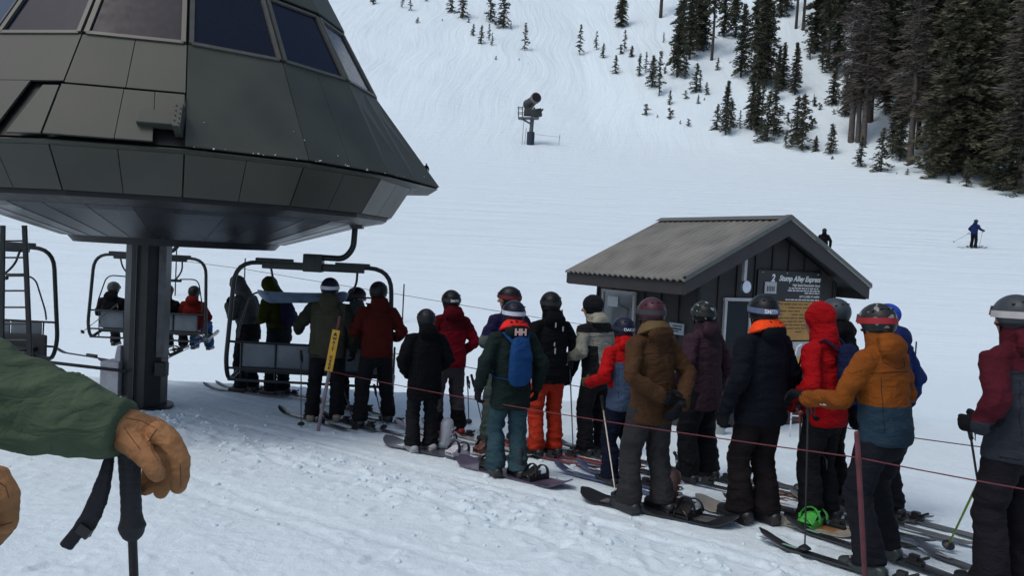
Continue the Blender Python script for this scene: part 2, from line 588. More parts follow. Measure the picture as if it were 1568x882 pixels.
def build_clods():
    r_ = random.Random(21); mb = MB()
    for k in range(620):
        al = r_.uniform(-5, 6.5); dq = r_.gauss(-1.45, .30) if k < 430 else r_.uniform(-5, 1.5)
        x = .9 + dq * .62 - al * .78; y = 7.2 + dq * .78 + al * .62
        if y < 3: continue
        s_ = r_.choice([.008, .010, .014, .014, .020, .030]) * r_.uniform(.7, 1.2)
        z = float(T(x, y))
        mb.ball((x, y, z + .004), (s_ * r_.uniform(.8, 1.5), s_ * r_.uniform(.8, 1.5), s_ * .75), n=7, m=5, R=Matrix.Rotation(r_.uniform(0, 3), 3, 'Z'))
    me = mb.mesh('snow_clods'); c = getco(me); setco(me, c + .004 * np.stack([noise3(c * 45), noise3(c * 45 + 9), noise3(c * 45 + 21)], 1))
    # settle every clod on the lumpy surface
    c = getco(me); dz = Tn(c[:, 0], c[:, 1]) - T(c[:, 0], c[:, 1]); c[:, 2] += dz; setco(me, c)
    o = finish(me, 'snow_clods', bpy.data.materials['snow'], None, True); o['kind'] = 'stuff'
    tag(o, 'loose clods of snow scattered along the near side of the queue', 'snow')
build_clods()

# ================================================================== LIFT TERMINAL
M_clad = simple('painted_cladding', (.048, .054, .043, 1), rough=.56, metal=.15, var=.18, vscale=2.0, bump=.10, bscale=3)
M_clad2 = simple('skirt_cladding', (.044, .045, .037, 1), rough=.36, metal=.3, var=.15, vscale=2.0, bump=.12, bscale=3)
M_dark = simple('dark_steel', (.012, .013, .015, 1), rough=.45, metal=.4, var=.3)
M_steel = simple('grey_steel', (.06, .065, .075, 1), rough=.38, metal=.7, var=.3, vscale=6, bump=.1, bscale=8)
M_glassd = simple('tinted_glass', (.006, .009, .020, 1), rough=.14, metal=0, var=.1, spec=.28)
M_white = simple('weathered_white_paint', (.45, .45, .48, 1), rough=.6, var=.15)
M_under = simple('underside_sheet', (.07, .073, .08, 1), rough=.30, metal=.75, var=.3, vscale=1.5, bump=.25, bscale=2.5)
M_snowbit = simple('snow_crumbs', (.8, .83, .86, 1), rough=.8)

TC = np.array([-4.4176, 10.3345, CAMZ])
TPH, TDL, TN = radians(1.05), radians(22.5), 16
RR, ZR, RS, ZS, RL, ZL = 3.105, .865, 2.757, .415, 2.486, 1.954
SL = (RR - RL) / (ZL - ZR)
ZW = 2.74; RW = RL - SL * (ZW - ZL)
ZT = 6.0; RT = RW - SL * (ZT - ZW)
def tp(k, R, z, off=0.0):
    a = TPH + TDL * k
    if abs(R - RR) < 1e-6 and 3.4 < k < 5.6: R = R + .27; z = z - .03
    return Vector((TC[0] + (R + off) * sin(a), TC[1] - (R + off) * cos(a), TC[2] + z))
def build_terminal():
    root = empty('lift_terminal', (TC[0], TC[1], float(T(TC[0], TC[1]))), 0,
                 'dark grey faceted cone roofed lift terminal on a steel column with tinted windows', 'ski lift')
    ox, oy, oz = root.location
    def loc(v): return (v[0] - ox, v[1] - oy, v[2] - oz)
    def L(mb): mb.v = [loc(v) for v in mb.v]; return mb
    # dark backing shell
    mb = MB()
    prof = [(RS * .80, ZS - .10), (RS - .05, ZS + .01), (RR - .16, ZR - .03), (RR - .05, ZR + .01), (RL - .05, ZL), (RW - .09, ZW), (RT - .05, ZT), (.05, ZT + .3)]
    for (r0, z0), (r1, z1) in zip(prof[:-1], prof[1:]):
        for k in range(TN):
            mb.add([tp(k, r0, z0), tp(k + 1, r0, z0), tp(k + 1, r1, z1), tp(k, r1, z1)], [(0, 1, 2, 3)])
    L(mb).build('inner_shell', M_dark, root, smooth=False)
    def panel(mb, a, b, c, d, th=.022, gap=.006, off=0):
        """a,b bottom; c,d top"""
        a, b, c, d = [Vector(v) for v in (a, b, c, d)]
        n = (b - a).cross(d - a).normalized()
        cen = (a + b + c + d) / 4
        if n.dot(cen - Vector(TC)) < 0 and abs(n.z) < .99: n = -n
        out = []
        for v in (a, b, c, d):
            w = (cen - v)
            out.append(v + w.normalized() * gap)
        vs = [v + n * off for v in out] + [v + n * (off + th) for v in out]
        mb.add(vs, [(3, 2, 1, 0), (4, 5, 6, 7), (0, 1, 5, 4), (1, 2, 6, 5), (2, 3, 7, 6), (3, 0, 4, 7)])
    def lerp(a, b, t): return Vector(a) * (1 - t) + Vector(b) * t
    cone = MB(); sk = MB(); top = MB()
    for k in range(TN):
        A, B = tp(k, RR, ZR), tp(k + 1, RR, ZR)
        D, C = tp(k, RL, ZL), tp(k + 1, RL, ZL)
        mA, mB_ = lerp(A, B, .5), lerp(D, C, .5)
        if k == 0:   # facet with the lower row of panels standing proud
            h = .47
            for (a, b, c, d) in ((A, mA, mB_, D), (mA, B, C, mB_)):
                lo1, lo2 = lerp(a, d, h), lerp(b, c, h)
                panel(cone, lerp(a, d, h + .035), lerp(b, c, h + .035), c, d)
                # leave a notch in the right lower panel for the bracket
                if a is mA:
                    q1, q2 = lerp(a, b, .55), lerp(lo1, lo2, .50)
                    panel(cone, a, q1, q2, lo1, off=.035)
                    u1, u2 = lerp(q1, q2, .42), lerp(b, lo2, .42)
                    panel(cone, u1, u2, lo2, q2, off=.035)
                else:
                    panel(cone, a, b, lo2, lo1, off=.035)
        elif k == TN - 1:  # loose panel wrapped round the corner with a black gap beside it
            h = .52
            g0, g1 = .76, .84
            panel(cone, A, lerp(A, B, g0 - .22), lerp(lerp(A, D, h), lerp(B, C, h), g1 - .17), lerp(A, D, h))
            panel(cone, lerp(A, D, h), lerp(B, C, h), C, D)
            panel(cone, lerp(A, B, g0 - .06), B, lerp(B, C, h - .06), lerp(lerp(A, D, h - .06), lerp(B, C, h - .06), g1), off=.03)
        elif k == 1:
            panel(cone, A, B, C, D, gap=.004)
        else:
            panel(cone, A, mA, mB_, D); panel(cone, mA, B, C, mB_)
        sa, sb = tp(k, RR - .10, ZR - .045), tp(k + 1, RR - .10, ZR - .045)
        sc, sd = tp(k + 1, RS, ZS), tp(k, RS, ZS)
        panel(sk, sd, lerp(sd, sc, .5), lerp(sa, sb, .5), sa, gap=.005); panel(sk, lerp(sd, sc, .5), sc, sb, lerp(sa, sb, .5), gap=.005)
        panel(top, tp(k, RW, ZW + .05), tp(k + 1, RW, ZW + .05), tp(k + 1, RT, ZT), tp(k, RT, ZT), gap=.008)
    L(cone).build('roof_panels', M_clad, root, smooth=False)
    L(sk).build('skirt_panels', M_clad2, root, smooth=False)
    L(top).build('upper_roof', M_clad, root, smooth=False)
    # rim lip
    mb = MB()
    for k in range(TN):
        a, b = tp(k, RR, ZR - .015), tp(k + 1, RR, ZR - .015)
        a2, b2 = tp(k, RR + .03, ZR - .03), tp(k + 1, RR + .03, ZR - .03)
        a3, b3 = tp(k, RR - .10, ZR - .06), tp(k + 1, RR - .10, ZR - .06)
        mb.add([a, b, b2, a2], [(0, 1, 2, 3)]); mb.add([a2, b2, b3, a3], [(0, 1, 2, 3)])
    L(mb).build('rim', M_clad, root, smooth=False)
    # windows
    for k in range(TN):
        A, B, C, D = tp(k, RL, ZL + .02), tp(k + 1, RL, ZL + .02), tp(k + 1, RW, ZW), tp(k, RW, ZW)
        fr = MB()
        n = (B - A).cross(D - A).normalized()
        if n.dot(A - Vector(TC)) < 0: n = -n
        def bar(p, q, w, t):
            d = (q - p).normalized(); s = d.cross(n).normalized()
            vs = []
            for e in (p, q):
                for sx_, nn in ((-w / 2, -.01), (w / 2, -.01), (w / 2, t), (-w / 2, t)):
                    vs.append(e + s * sx_ + n * nn)
            fr.add(vs, [(0, 1, 2, 3), (7, 6, 5, 4), (0, 4, 5, 1), (1, 5, 6, 2), (2, 6, 7, 3), (3, 7, 4, 0)])
        i0, i1 = lerp(A, B, .035), lerp(A, B, .965); j0, j1 = lerp(D, C, .04), lerp(D, C, .96)
        bar(i0, i1, .038, .030); bar(j0, j1, .038, .029); bar(i0, j0, .045, .033); bar(i1, j1, .045, .033)
        w = L(fr).build('window', M_steelw, root, smooth=False)
        g = MB()
        o1 = n * .004
        q = [lerp(A, B, .05) + (D - A) * .03 + o1, lerp(A, B, .95) + (D - A) * .03 + o1, lerp(D, C, .95) - (D - A) * .02 + o1, lerp(D, C, .05) - (D - A) * .02 + o1]
        g.add(q + [v - n * .012 for v in q], [(0, 1, 2, 3), (7, 6, 5, 4), (0, 4, 5, 1), (1, 5, 6, 2), (2, 6, 7, 3), (3, 7, 4, 0)])
        L(g).build('pane', M_glassd, w, smooth=False)
    # gutter ring / conveyor under the skirt, underside dish, bull wheel housing
    mb = MB()
    for k in range(TN):
        pr = [(RS - .04, ZS), (RS - .04, ZS - .06), (RS - .32, ZS - .12), (RS - .40, ZS - .10)]
        for (r0, z0), (r1, z1) in zip(pr[:-1], pr[1:]):
            mb.add([tp(k, r0, z0), tp(k + 1, r0, z0), tp(k + 1, r1, z1), tp(k, r1, z1)], [(0, 1, 2, 3)])
    L(mb).build('conveyor_housing', M_dark, root, smooth=False)
    mb = MB()
    for k in range(TN):
        pr = [(RS - .40, ZS - .12), (RS - .50, ZS - .16), (1.35, ZS - .44), (1.25, ZS - .44)]
        for (r0, z0), (r1, z1) in zip(pr[:-1], pr[1:]):
            for h in (0, .5):
                a, b, c, d = [tp(k + h, r0, z0), tp(k + h + .5, r0, z0), tp(k + h + .5, r1, z1), tp(k + h, r1, z1)]
                mb.add([a, b, c, d], [(0, 1, 2, 3)])
                # rib over each seam
                t = Vector((0, 0, -.004)); s_ = (b - a).normalized() * .004
                mb.add([a - s_, a + s_, d + s_, d - s_, a - s_ + t, a + s_ + t, d + s_ + t, d - s_ + t],
                       [(0, 1, 2, 3), (7, 6, 5, 4), (0, 4, 5, 1), (1, 5, 6, 2), (2, 6, 7, 3), (3, 7, 4, 0)])
    L(mb).build('underside', M_under, root, smooth=False)
    mb = MB()
    mb.tube([(0, 0, TC[2] + ZS - .52 - oz), (0, 0, TC[2] + ZS - .40 - oz)], [1.22, 1.32], n=40, round_ends=False)
    mb.build('bull_wheel_housing', M_dark, root)
    # bracket notch
    a = lerp(tp(1, RR, ZR), tp(0, RR, ZR), .12); b = lerp(tp(1, RL, ZL), tp(0, RL, ZL), .12)
    c = lerp(a, b, .20)
    n = Vector((sin(TPH + TDL * .5), -cos(TPH + TDL * .5), .5)).normalized()
    ex = (tp(1, RR, ZR) - tp(0, RR, ZR)).normalized()
    Mx = Matrix((ex, n.cross(ex) * -1, n)).transposed()
    mb = MB(); mb.box(c + n * .07 - ex * .10, (.34, .15, .10), Mx)
    L(mb).build('bracket_arm', M_clad, root, smooth=False, bevel=.006)
    mb = MB(); mb.box(c + n * .085 + ex * .10, (.07, .26, .20), Mx)
    for i in range(8):
        mb.ball(tuple(c + n * .19 + ex * (.10 + .02 * (-1) ** i) + (n.cross(ex)) * (-.10 + .028 * i)), .008, n=6, m=4)
    L(mb).build('bracket_plate', M_clad, root, smooth=False)
    # column
    cx, cy = -4.80 - ox, 10.3345 - oy
    zt = TC[2] + ZS - .42 - oz; zb = -.3
    mb = MB()
    mb.tube([(cx, cy, zb), (cx, cy, zt)], .275, n=8, ref=(.92, .38, 0), round_ends=False)
    L2 = mb.build('column', simple('column_steel', (.022, .025, .027, 1), rough=.4, metal=.35, var=.3, vscale=3), root, smooth=False)
    mb = MB(); mb.box((cx + .29, cy - .12, (zt + zb) / 2 + .5), (.05, .16, zt - zb - 1.0)); mb.box((cx + .26, cy - .18, (zt + zb) / 2 + .5), (.09, .02, zt - zb - 1.0))
    mb.build('cable_duct', M_steel, root, smooth=False, bevel=.004)
    mb = MB(); mb.box((cx - .02, cy - .285, (zt + zb) / 2), (.012, .03, zt - zb)); mb.build('weld_strip', M_steel, root, smooth=False)
    mb = MB(); mb.box((cx + .30, cy - .19, .55), (.14, .12, .18)); mb.build('junction_box', M_dark, root, smooth=False, bevel=.01)
    mb = MB()
    for a in range(8):
        an = a * pi / 4 + .3
        mb.add([(cx + .27 * cos(an + .03), cy + .27 * sin(an + .03), .55), (cx + .27 * cos(an - .03), cy + .27 * sin(an - .03), .55),
                (cx + .48 * cos(an - .02), cy + .48 * sin(an - .02), -.1), (cx + .48 * cos(an + .02), cy + .48 * sin(an + .02), -.1)], [(0, 1, 2, 3), (3, 2, 1, 0)])
    mb2 = MB(); mb2.tube([(cx, cy, -.2), (cx, cy, .04)], [.40, .36], n=24, round_ends=False)
    mb2.build('base_flare', M_dark, root)
    mb = MB(); mb.box((cx - .38, cy - .05, .38), (.24, .30, .46)); mb.box((cx - .32, cy - .04, .66), (.10, .2, .3), taper=.5)
    mb.build('control_cabinet', M_white, root, smooth=False, bevel=.01)
    mb = MB(); mb.tube([(cx - 1.25, cy - .35, .60), (cx - .1, cy - .32, .52)], .022, n=8); mb.tube([(cx - 1.25, cy - .35, .60), (cx - 1.6, cy - .35, .3)], .022, n=8)
    mb.build('guard_rail', M_dark, root)
    # snow crumbs lying on the rim and panels
    for i in range(28):
        t = random.random()
        if t < .6: k, h = random.uniform(.9, 3.6), random.uniform(-.0, .02)
        else: k, h = random.uniform(1.0, 4.2), random.uniform(.02, .28)
        ki = int(k); u = k - ki
        base = lerp(tp(ki, RR, ZR), tp(ki + 1, RR, ZR), u); upv = lerp(tp(ki, RL, ZL), tp(ki + 1, RL, ZL), u)
        p = lerp(base, upv, h) + (base - Vector(TC)).normalized() * .03
        mb = MB() if i == 0 else mb
        r = random.uniform(.004, .010)
        mb.ball(loc(tuple(p)), (r, r, r * .6), n=6, m=4)
    o = mb.build('snow_crumbs', M_snowbit, root)
    o['kind'] = 'stuff'
    return root
M_steelw = simple('window_frame_metal', (.085, .087, .075, 1), rough=.45, metal=.2)
build_terminal()
print('terminal', time.time() - T0)
# ================================================================== HUT
def build_hut():
    A0 = np.array([2.24, 10.2]); ex = np.array([.857, .515]); ey = np.array([-.515, .857])
    a = atan2(.515, .857)
    zg = -0.62; ze = 1.49; za = 2.43
    root = empty('lift_hut', (A0[0], A0[1], zg), a, 'small dark timber lift hut with a grey corrugated metal gable roof behind the queue', 'hut')
    H = ze - zg; HA = za - zg; Wd = 3.9; Ld = 2.72
    x0, x1, y0, y1 = .60, 3.50, .35, 2.62
    M_wood = simple('dark_stained_boards', (.022, .020, .021, 1), rough=.7, var=.25, vscale=3, bump=.3, bscale=30)
    M_batt = simple('dark_battens', (.013, .012, .013, 1), rough=.7, var=.2)
    M_fas = simple('fascia_boards', (.030, .028, .029, 1), rough=.65, var=.25, vscale=4, bump=.2, bscale=30)
    pitch = (HA - H) / (Wd / 2)
    def rz(x): return HA - abs(x - Wd / 2) * pitch
    # walls with gable
    mb = MB()
    out = [(x0, 0), (x1, 0), (x1, rz(x1) - .10), (Wd / 2, HA - .10), (x0, rz(x0) - .10)]
    vs = [(x, y0, z) for x, z in out] + [(x, y1, z) for x, z in out]
    n = 5
    mb.add(vs, [tuple(range(n)), tuple(range(2 * n - 1, n - 1, -1))] + [(i, i + n, (i + 1) % n + n, (i + 1) % n) for i in range(n)])
    wall = mb.build('wall', M_wood, root, smooth=False)
    mb = MB()
    x = x0 + .02
    while x < x1:
        mb.box((x, y0 - .011, (rz(x) - .12) / 2), (.035, .02, rz(x) - .12)); x += .355
    y = y0
    while y < y1 + .01:
        mb.box((x0 - .011, y, (rz(x0) - .12) / 2), (.02, .035, rz(x0) - .12)); mb.box((x1 + .011, y, (rz(x1) - .12) / 2), (.02, .035, rz(x1) - .12)); y += .378
    mb.build('batten', M_batt, wall, smooth=False)
    mb = MB(); mb.box((x0 - .012, (y0 + y1) / 2, .12), (.03, y1 - y0 + .04, .24)); mb.box(((x0 + x1) / 2, y0 - .03, .12), (x1 - x0, .03, .24)); mb.build('skirting_board', M_fas, wall, smooth=False)
    # corrugated roof: real ribs running down the slope
    M_roof = simple('galvanised_roof', (.205, .200, .172, 1), rough=.5, metal=.35, var=.22, vscale=2.5, bump=.1, bscale=20)
    for sgn in (-1, 1):
        mb = MB()
        nst = 22
        cs = []
        for i in range(nst * 4 + 1):
            y = Ld * i / (nst * 4)
            h = [0, .0, .024, .024][i % 4]
            cs.append((y, h))
        xa, xb = Wd / 2, (0 if sgn < 0 else Wd)
        up = Vector((sgn * pitch, 0, 1)).normalized()
        vs = []
        for y, h in cs:
            for xx, zz in ((xa, HA), (xb, H)):
                for t in (.0, .02):
                    vs.append((xx + up.x * (h * (1 if t else 1) + t), y, zz + up.z * (h + t)))
        fs = []
        for i in range(len(cs) - 1):
            a_, b_ = i * 4, i * 4 + 4
            fs += [(a_ + 1, b_ + 1, b_ + 3, a_ + 3), (a_, a_ + 2, b_ + 2, b_), (a_ + 2, a_ + 3, b_ + 3, b_ + 2), (a_, b_, b_ + 1, a_ + 1)]
        L_ = (len(cs) - 1) * 4
        fs += [(0, 1, 3, 2), (L_, L_ + 2, L_ + 3, L_ + 1)]
        mb.add(vs, fs)
        mb.build('roof', M_roof, root, smooth=False)
    mb = MB()
    w = .13
    up = .052
    for sgn in (-1, 1):
        mb.add([(Wd / 2, -.02, HA + up + .02), (Wd / 2 + sgn * w, -.02, HA + up + .02 - w * pitch), (Wd / 2 + sgn * w, Ld + .02, HA + up + .02 - w * pitch), (Wd / 2, Ld + .02, HA + up + .02)], [(0, 1, 2, 3)])
        for yy in (-.022,):   # rake trim
            mb.add([(Wd / 2, yy, HA + .08), (Wd / 2 + sgn * Wd / 2, yy, H + .08), (Wd / 2 + sgn * Wd / 2, yy, H + .01), (Wd / 2, yy, HA + .01),
                    (Wd / 2, yy + .10, HA + .08), (Wd / 2 + sgn * Wd / 2, yy + .10, H + .08)], [(0, 1, 2, 3), (0, 4, 5, 1)])
    mb.build('ridge_cap', simple('ridge_metal', (.12, .125, .112, 1), rough=.5, metal=.3), root, smooth=False)
    # fascia / barge boards and soffit
    mb = MB()
    for sgn in (-1, 1):
        for yy in (.0, Ld - .04):
            d = .22
            xa, xb = Wd / 2, Wd / 2 + sgn * (Wd / 2 - .03)
            za_, zb_ = HA - .005, HA - .005 - (Wd / 2 - .03) * pitch
            vs = [(xa, yy, za_), (xb, yy, zb_), (xb, yy, zb_ - d + .05), (xa, yy, za_ - d), (xa, yy + .04, za_), (xb, yy + .04, zb_), (xb, yy + .04, zb_ - d + .05), (xa, yy + .04, za_ - d)]
            mb.add(vs, [(0, 1, 2, 3), (7, 6, 5, 4), (0, 4, 5, 1), (1, 5, 6, 2), (2, 6, 7, 3), (3, 7, 4, 0)])
        xb = Wd / 2 + sgn * (Wd / 2 - .03)
        mb.box((xb - sgn * .022, Ld / 2, HA - .005 - (Wd / 2 - .03) * pitch - .095), (.04, Ld - .09, .17))
    mb.build('fascia', M_fas, root, smooth=False)
    mb = MB()
    for sgn in (-1, 1):   # soffit
        xa, xb = Wd / 2, Wd / 2 + sgn * (Wd / 2 - .08)
        mb.add([(xa, .05, HA - .06), (xb, .05, HA - .06 - (Wd / 2 - .08) * pitch), (xb, Ld - .05, HA - .06 - (Wd / 2 - .08) * pitch), (xa, Ld - .05, HA - .06)], [(0, 1, 2, 3)])
    mb.build('soffit', M_batt, root, smooth=False)
    # windows
    M_fr = simple('white_window_frame', (.42, .42, .43, 1), rough=.55, var=.1)
    M_gl, ntg, b = newmat('window_glass_pane'); b.inputs['Base Color'].default_value = (.02, .025, .03, 1); b.inputs['Roughness'].default_value = .3; b.inputs['Specular IOR Level'].default_value = .08; b.inputs['Metallic'].default_value = .0
    def window(M, w, h, nm, lab=None, pan=None):
        fr = MB()
        for (c, d) in (((0, 0, h / 2), (w + .07, .04, .045)), ((0, 0, -h / 2), (w + .07, .05, .045)), ((-w / 2, 0, 0), (.045, .04, h)), ((w / 2, 0, 0), (.045, .04, h))):
            fr.box(c, d)
        o = fr.build(nm, M_fr, root, smooth=False); o.matrix_local = M
        if lab: o['label'] = lab
        g = MB(); g.box((0, .006, 0), (w, .012, h)); g.build('pane', pan or M_gl, o, smooth=False)
        return o
    # side wall window (left, far end); faces -x
    Ms = Matrix.Translation((x0 - .022, 2.06, 1.24 - .36 - zg)) @ Matrix.Rotation(-pi / 2, 4, 'Z')
    wn = window(Ms, .78, .72, 'window', 'wide pale window in the side wall')
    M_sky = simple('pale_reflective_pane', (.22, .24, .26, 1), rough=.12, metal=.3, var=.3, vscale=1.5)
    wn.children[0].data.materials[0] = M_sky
    mb = MB(); mb.box((.05, -.012, -.05), (.34, .008, .40), Matrix.Rotation(.25, 4, 'Y')); mb.build('blind', simple('grey_blind', (.13, .135, .14, 1), rough=.7), wn, smooth=False)
    mb = MB(); mb.box((-.12, -.014, .20), (.26, .006, .16)); mb.build('notice', simple('paper', (.55, .6, .62, 1), rough=.8), wn, smooth=False)
    Ms = Matrix.Translation((1.36, y0 - .022, 1.26 - .5 - zg))
    window(Ms, .50, 1.0, 'window', 'tall dark window beside the sign board')
    mb = MB(); mb.box((x0 - .05, 1.0, .82), (.09, .8, .03)); mb.build('shelf', M_fr, root, smooth=False)
    # door on the gable, right part
    mb = MB(); mb.box((x0 - .02, .72, 1.42), (.015, .30, .16)); o = mb.build('notice', simple('pale_blue_notice', (.30, .36, .40, 1), rough=.7), root, smooth=False)
    mb = MB(); mb.box((x0 - .030, .72, 1.42), (.004, .22, .02)); mb.box((x0 - .030, .70, 1.46), (.004, .18, .015)); mb.box((x0 - .030, .74, 1.385), (.004, .14, .015))
    mb.build('print', M_batt, o, smooth=False)
    # ---- lift sign, trail board, mirror: things mounted on the wall
    def W_(x, y, z): return (A0[0] + ex[0] * x + ey[0] * y, A0[1] + ex[1] * x + ey[1] * y, z)
    M_sign = simple('black_sign_panel', (.012, .013, .016, 1), rough=.5, var=.15)
    M_txt = simple('white_lettering', (.75, .76, .76, 1), rough=.6, var=.05)
    sx = 2.42; wS = 1.42; top = 1.70; bot = 1.255
    sg = empty('lift_sign', W_(sx, y0 - .035, bot), a, 'black panel on the hut gable reading 2 Stump Alley Express in white italics', 'sign')
    mb = MB(); mb.box((0, 0, (top - bot) / 2), (wS, .02, top - bot)); mb.build('panel', M_sign, sg, smooth=False)
    mb = MB()
    for q in (-.62, -.10, .60): mb.ball((q, -.012, top - bot - .03), .012, n=8, m=5)
    mb.build('screw', M_fr, sg)
    mb = MB()
    def put(txt, size, right, z, shear=0, bold=0):
        vs, fs = text_shape(txt, size, shear, bold, align='RIGHT')
        mb.add([(right + v[0], -.0135 + 0 * v[1], z + v[1]) for v in vs], fs)
    put('2', .15, -.36, .285, .2, .006)
    put('Stump Alley Express', .112, .66, .30, .35, .0035)
    put('High Speed Detachable Quad', .052, .66, .225, 0, .0012)
    put('LIFT CLOSES AT 4:00PM', .044, .66, .055, 0, .001)
    r2 = random.Random(3)
    for z, x_l in ((.185, -.04), (.150, -.06), (.115, .32), (.012, -.10)):   # small print: unreadable in the photograph
        x = x_l
        while x < .64:
            w = r2.uniform(.03, .09); w = min(w, .66 - x)
            mb.add([(x, -.0135, z), (x + w, -.0135, z), (x + w, -.0135, z + .016), (x, -.0135, z + .016)], [(0, 1, 2, 3)])
            x += w + .016
    mb.build('lettering', M_txt, sg, smooth=False)
    # little white notice on the panel
    o = empty('notice_card', W_(sx - .45, y0 - .058, 1.36), a, 'small white printed card pinned to the black lift sign', 'notice')
    mb = MB(); mb.box((0, 0, .085), (.25, .006, .17)); mb.build('card', M_fr, o, smooth=False)
    mb = MB()
    for i in range(5): mb.box((-.07 + .035 * i, -.005, .07), (.016, .003, .08 - .012 * (i % 2)))
    mb.build('print', M_sign, o, smooth=False)
    # trail board
    tb = empty('trail_board', W_(2.50, y0 - .035, .66), a, 'tan wooden board of trail names in dark lines below the black lift sign', 'sign')
    M_tan = simple('tan_board', (.40, .21, .05, 1), rough=.6, var=.2, vscale=5)
    mb = MB(); mb.box((0, 0, .297), (1.22, .02, .585)); mb.build('board', M_tan, tb, smooth=False)
    mb = MB(); z = .54
    while z > .12:
        x = -.58
        while x < .56:
            w = r2.uniform(.05, .16); w = min(w, .58 - x)
            if r2.random() < .8: mb.add([(x, -.0125, z), (x + w, -.0125, z), (x + w, -.0125, z + .014), (x, -.0125, z + .014)], [(0, 1, 2, 3)])
            x += w + .022
        z -= .052
    mb.build('lettering', simple('board_lettering', (.05, .028, .012, 1), rough=.7), tb, smooth=False)
    # lower white panel with small signs
    pb = empty('notice_board', W_(2.50, y0 - .04, .26), a, 'white notice panel below the tan trail board', 'sign')
    mb = MB(); mb.box((0, 0, .19), (1.0, .02, .38)); mb.build('panel', M_fr, pb, smooth=False)
    mb = MB(); mb.box((.02, -.014, .16), (.2, .008, .2)); mb.box((-.3, -.014, .2), (.2, .008, .2)); mb.build('sticker', M_tan, pb, smooth=False)
    # thermometer-like mirror on a bracket
    mi = empty('round_mirror', W_(1.30, y0 - .22, 1.45), a, 'round white mirror hanging from a pale bracket under the gable of the hut', 'mirror')
    mb = MB(); mb.tube([(0, 0, 0), (0, .03, 0)], .085, n=28, round_ends=False)
    o = mb.build('disc', simple('mirror_face', (.62, .68, .78, 1), rough=.25, var=.08), mi, smooth=True)
    mb = MB(); mb.box((-.045, .02, .245), (.055, .05, .33)); mb.box((-.045, .12, .40), (.04, .20, .03)); mb.build('bracket', M_fr, mi, smooth=False, bevel=.008)
    mb = MB(); mb.tube([(.089 * cos(t * pi / 14), .01, .089 * sin(t * pi / 14)) for t in range(28)], .007, n=6, closed=True); mb.build('rim', M_dark, mi)
    # white hooped chair frame by the wall
build_hut()
g = G(1224, 650)
def build_stand():
    o = empty('white_stand', P(1222, 600, 10.6), 0, 'white tubular metal stand in front of the hut under the trail board', 'stand')
    z0 = float(T(o.location.x, o.location.y)); o.location.z = z0
    mb = MB()
    for x in (-.07, .12):
        mb.tube([(x, 0, -.05), (x, 0, 1.15), (x + .02, 0, 1.24), (x + .07, 0, 1.28)], .012, n=8)
    for z in (.3, .55, .8, 1.0): mb.tube([(-.07, 0, z), (.12, 0, z)], .009, n=8)
    mb.build('frame', simple('white_tube', (.6, .62, .64, 1), rough=.4), o)
    mb = MB(); mb.box((.03, -.02, 1.06), (.15, .01, .12)); mb.build('card', simple('yellow_card', (.45, .26, .05, 1), rough=.6), o, smooth=False)
build_stand()
def build_bucket():
    g = G(1101, 664)
    o = empty('bucket', g, 0, 'small grey bucket with a lid standing in the snow between the legs of the queue', 'bucket')
    mb = MB(); mb.tube([(0, 0, -.02), (0, 0, .22)], [.075, .095], n=20, round_ends=False); mb.build('pail', simple('grey_plastic', (.30, .33, .33, 1), rough=.5), o)
    mb = MB(); mb.tube([(0, 0, .22), (0, 0, .245)], [.102, .098], n=20, round_ends=False); mb.build('lid', simple('dark_lid', (.12, .13, .14, 1), rough=.5), o)
build_bucket()

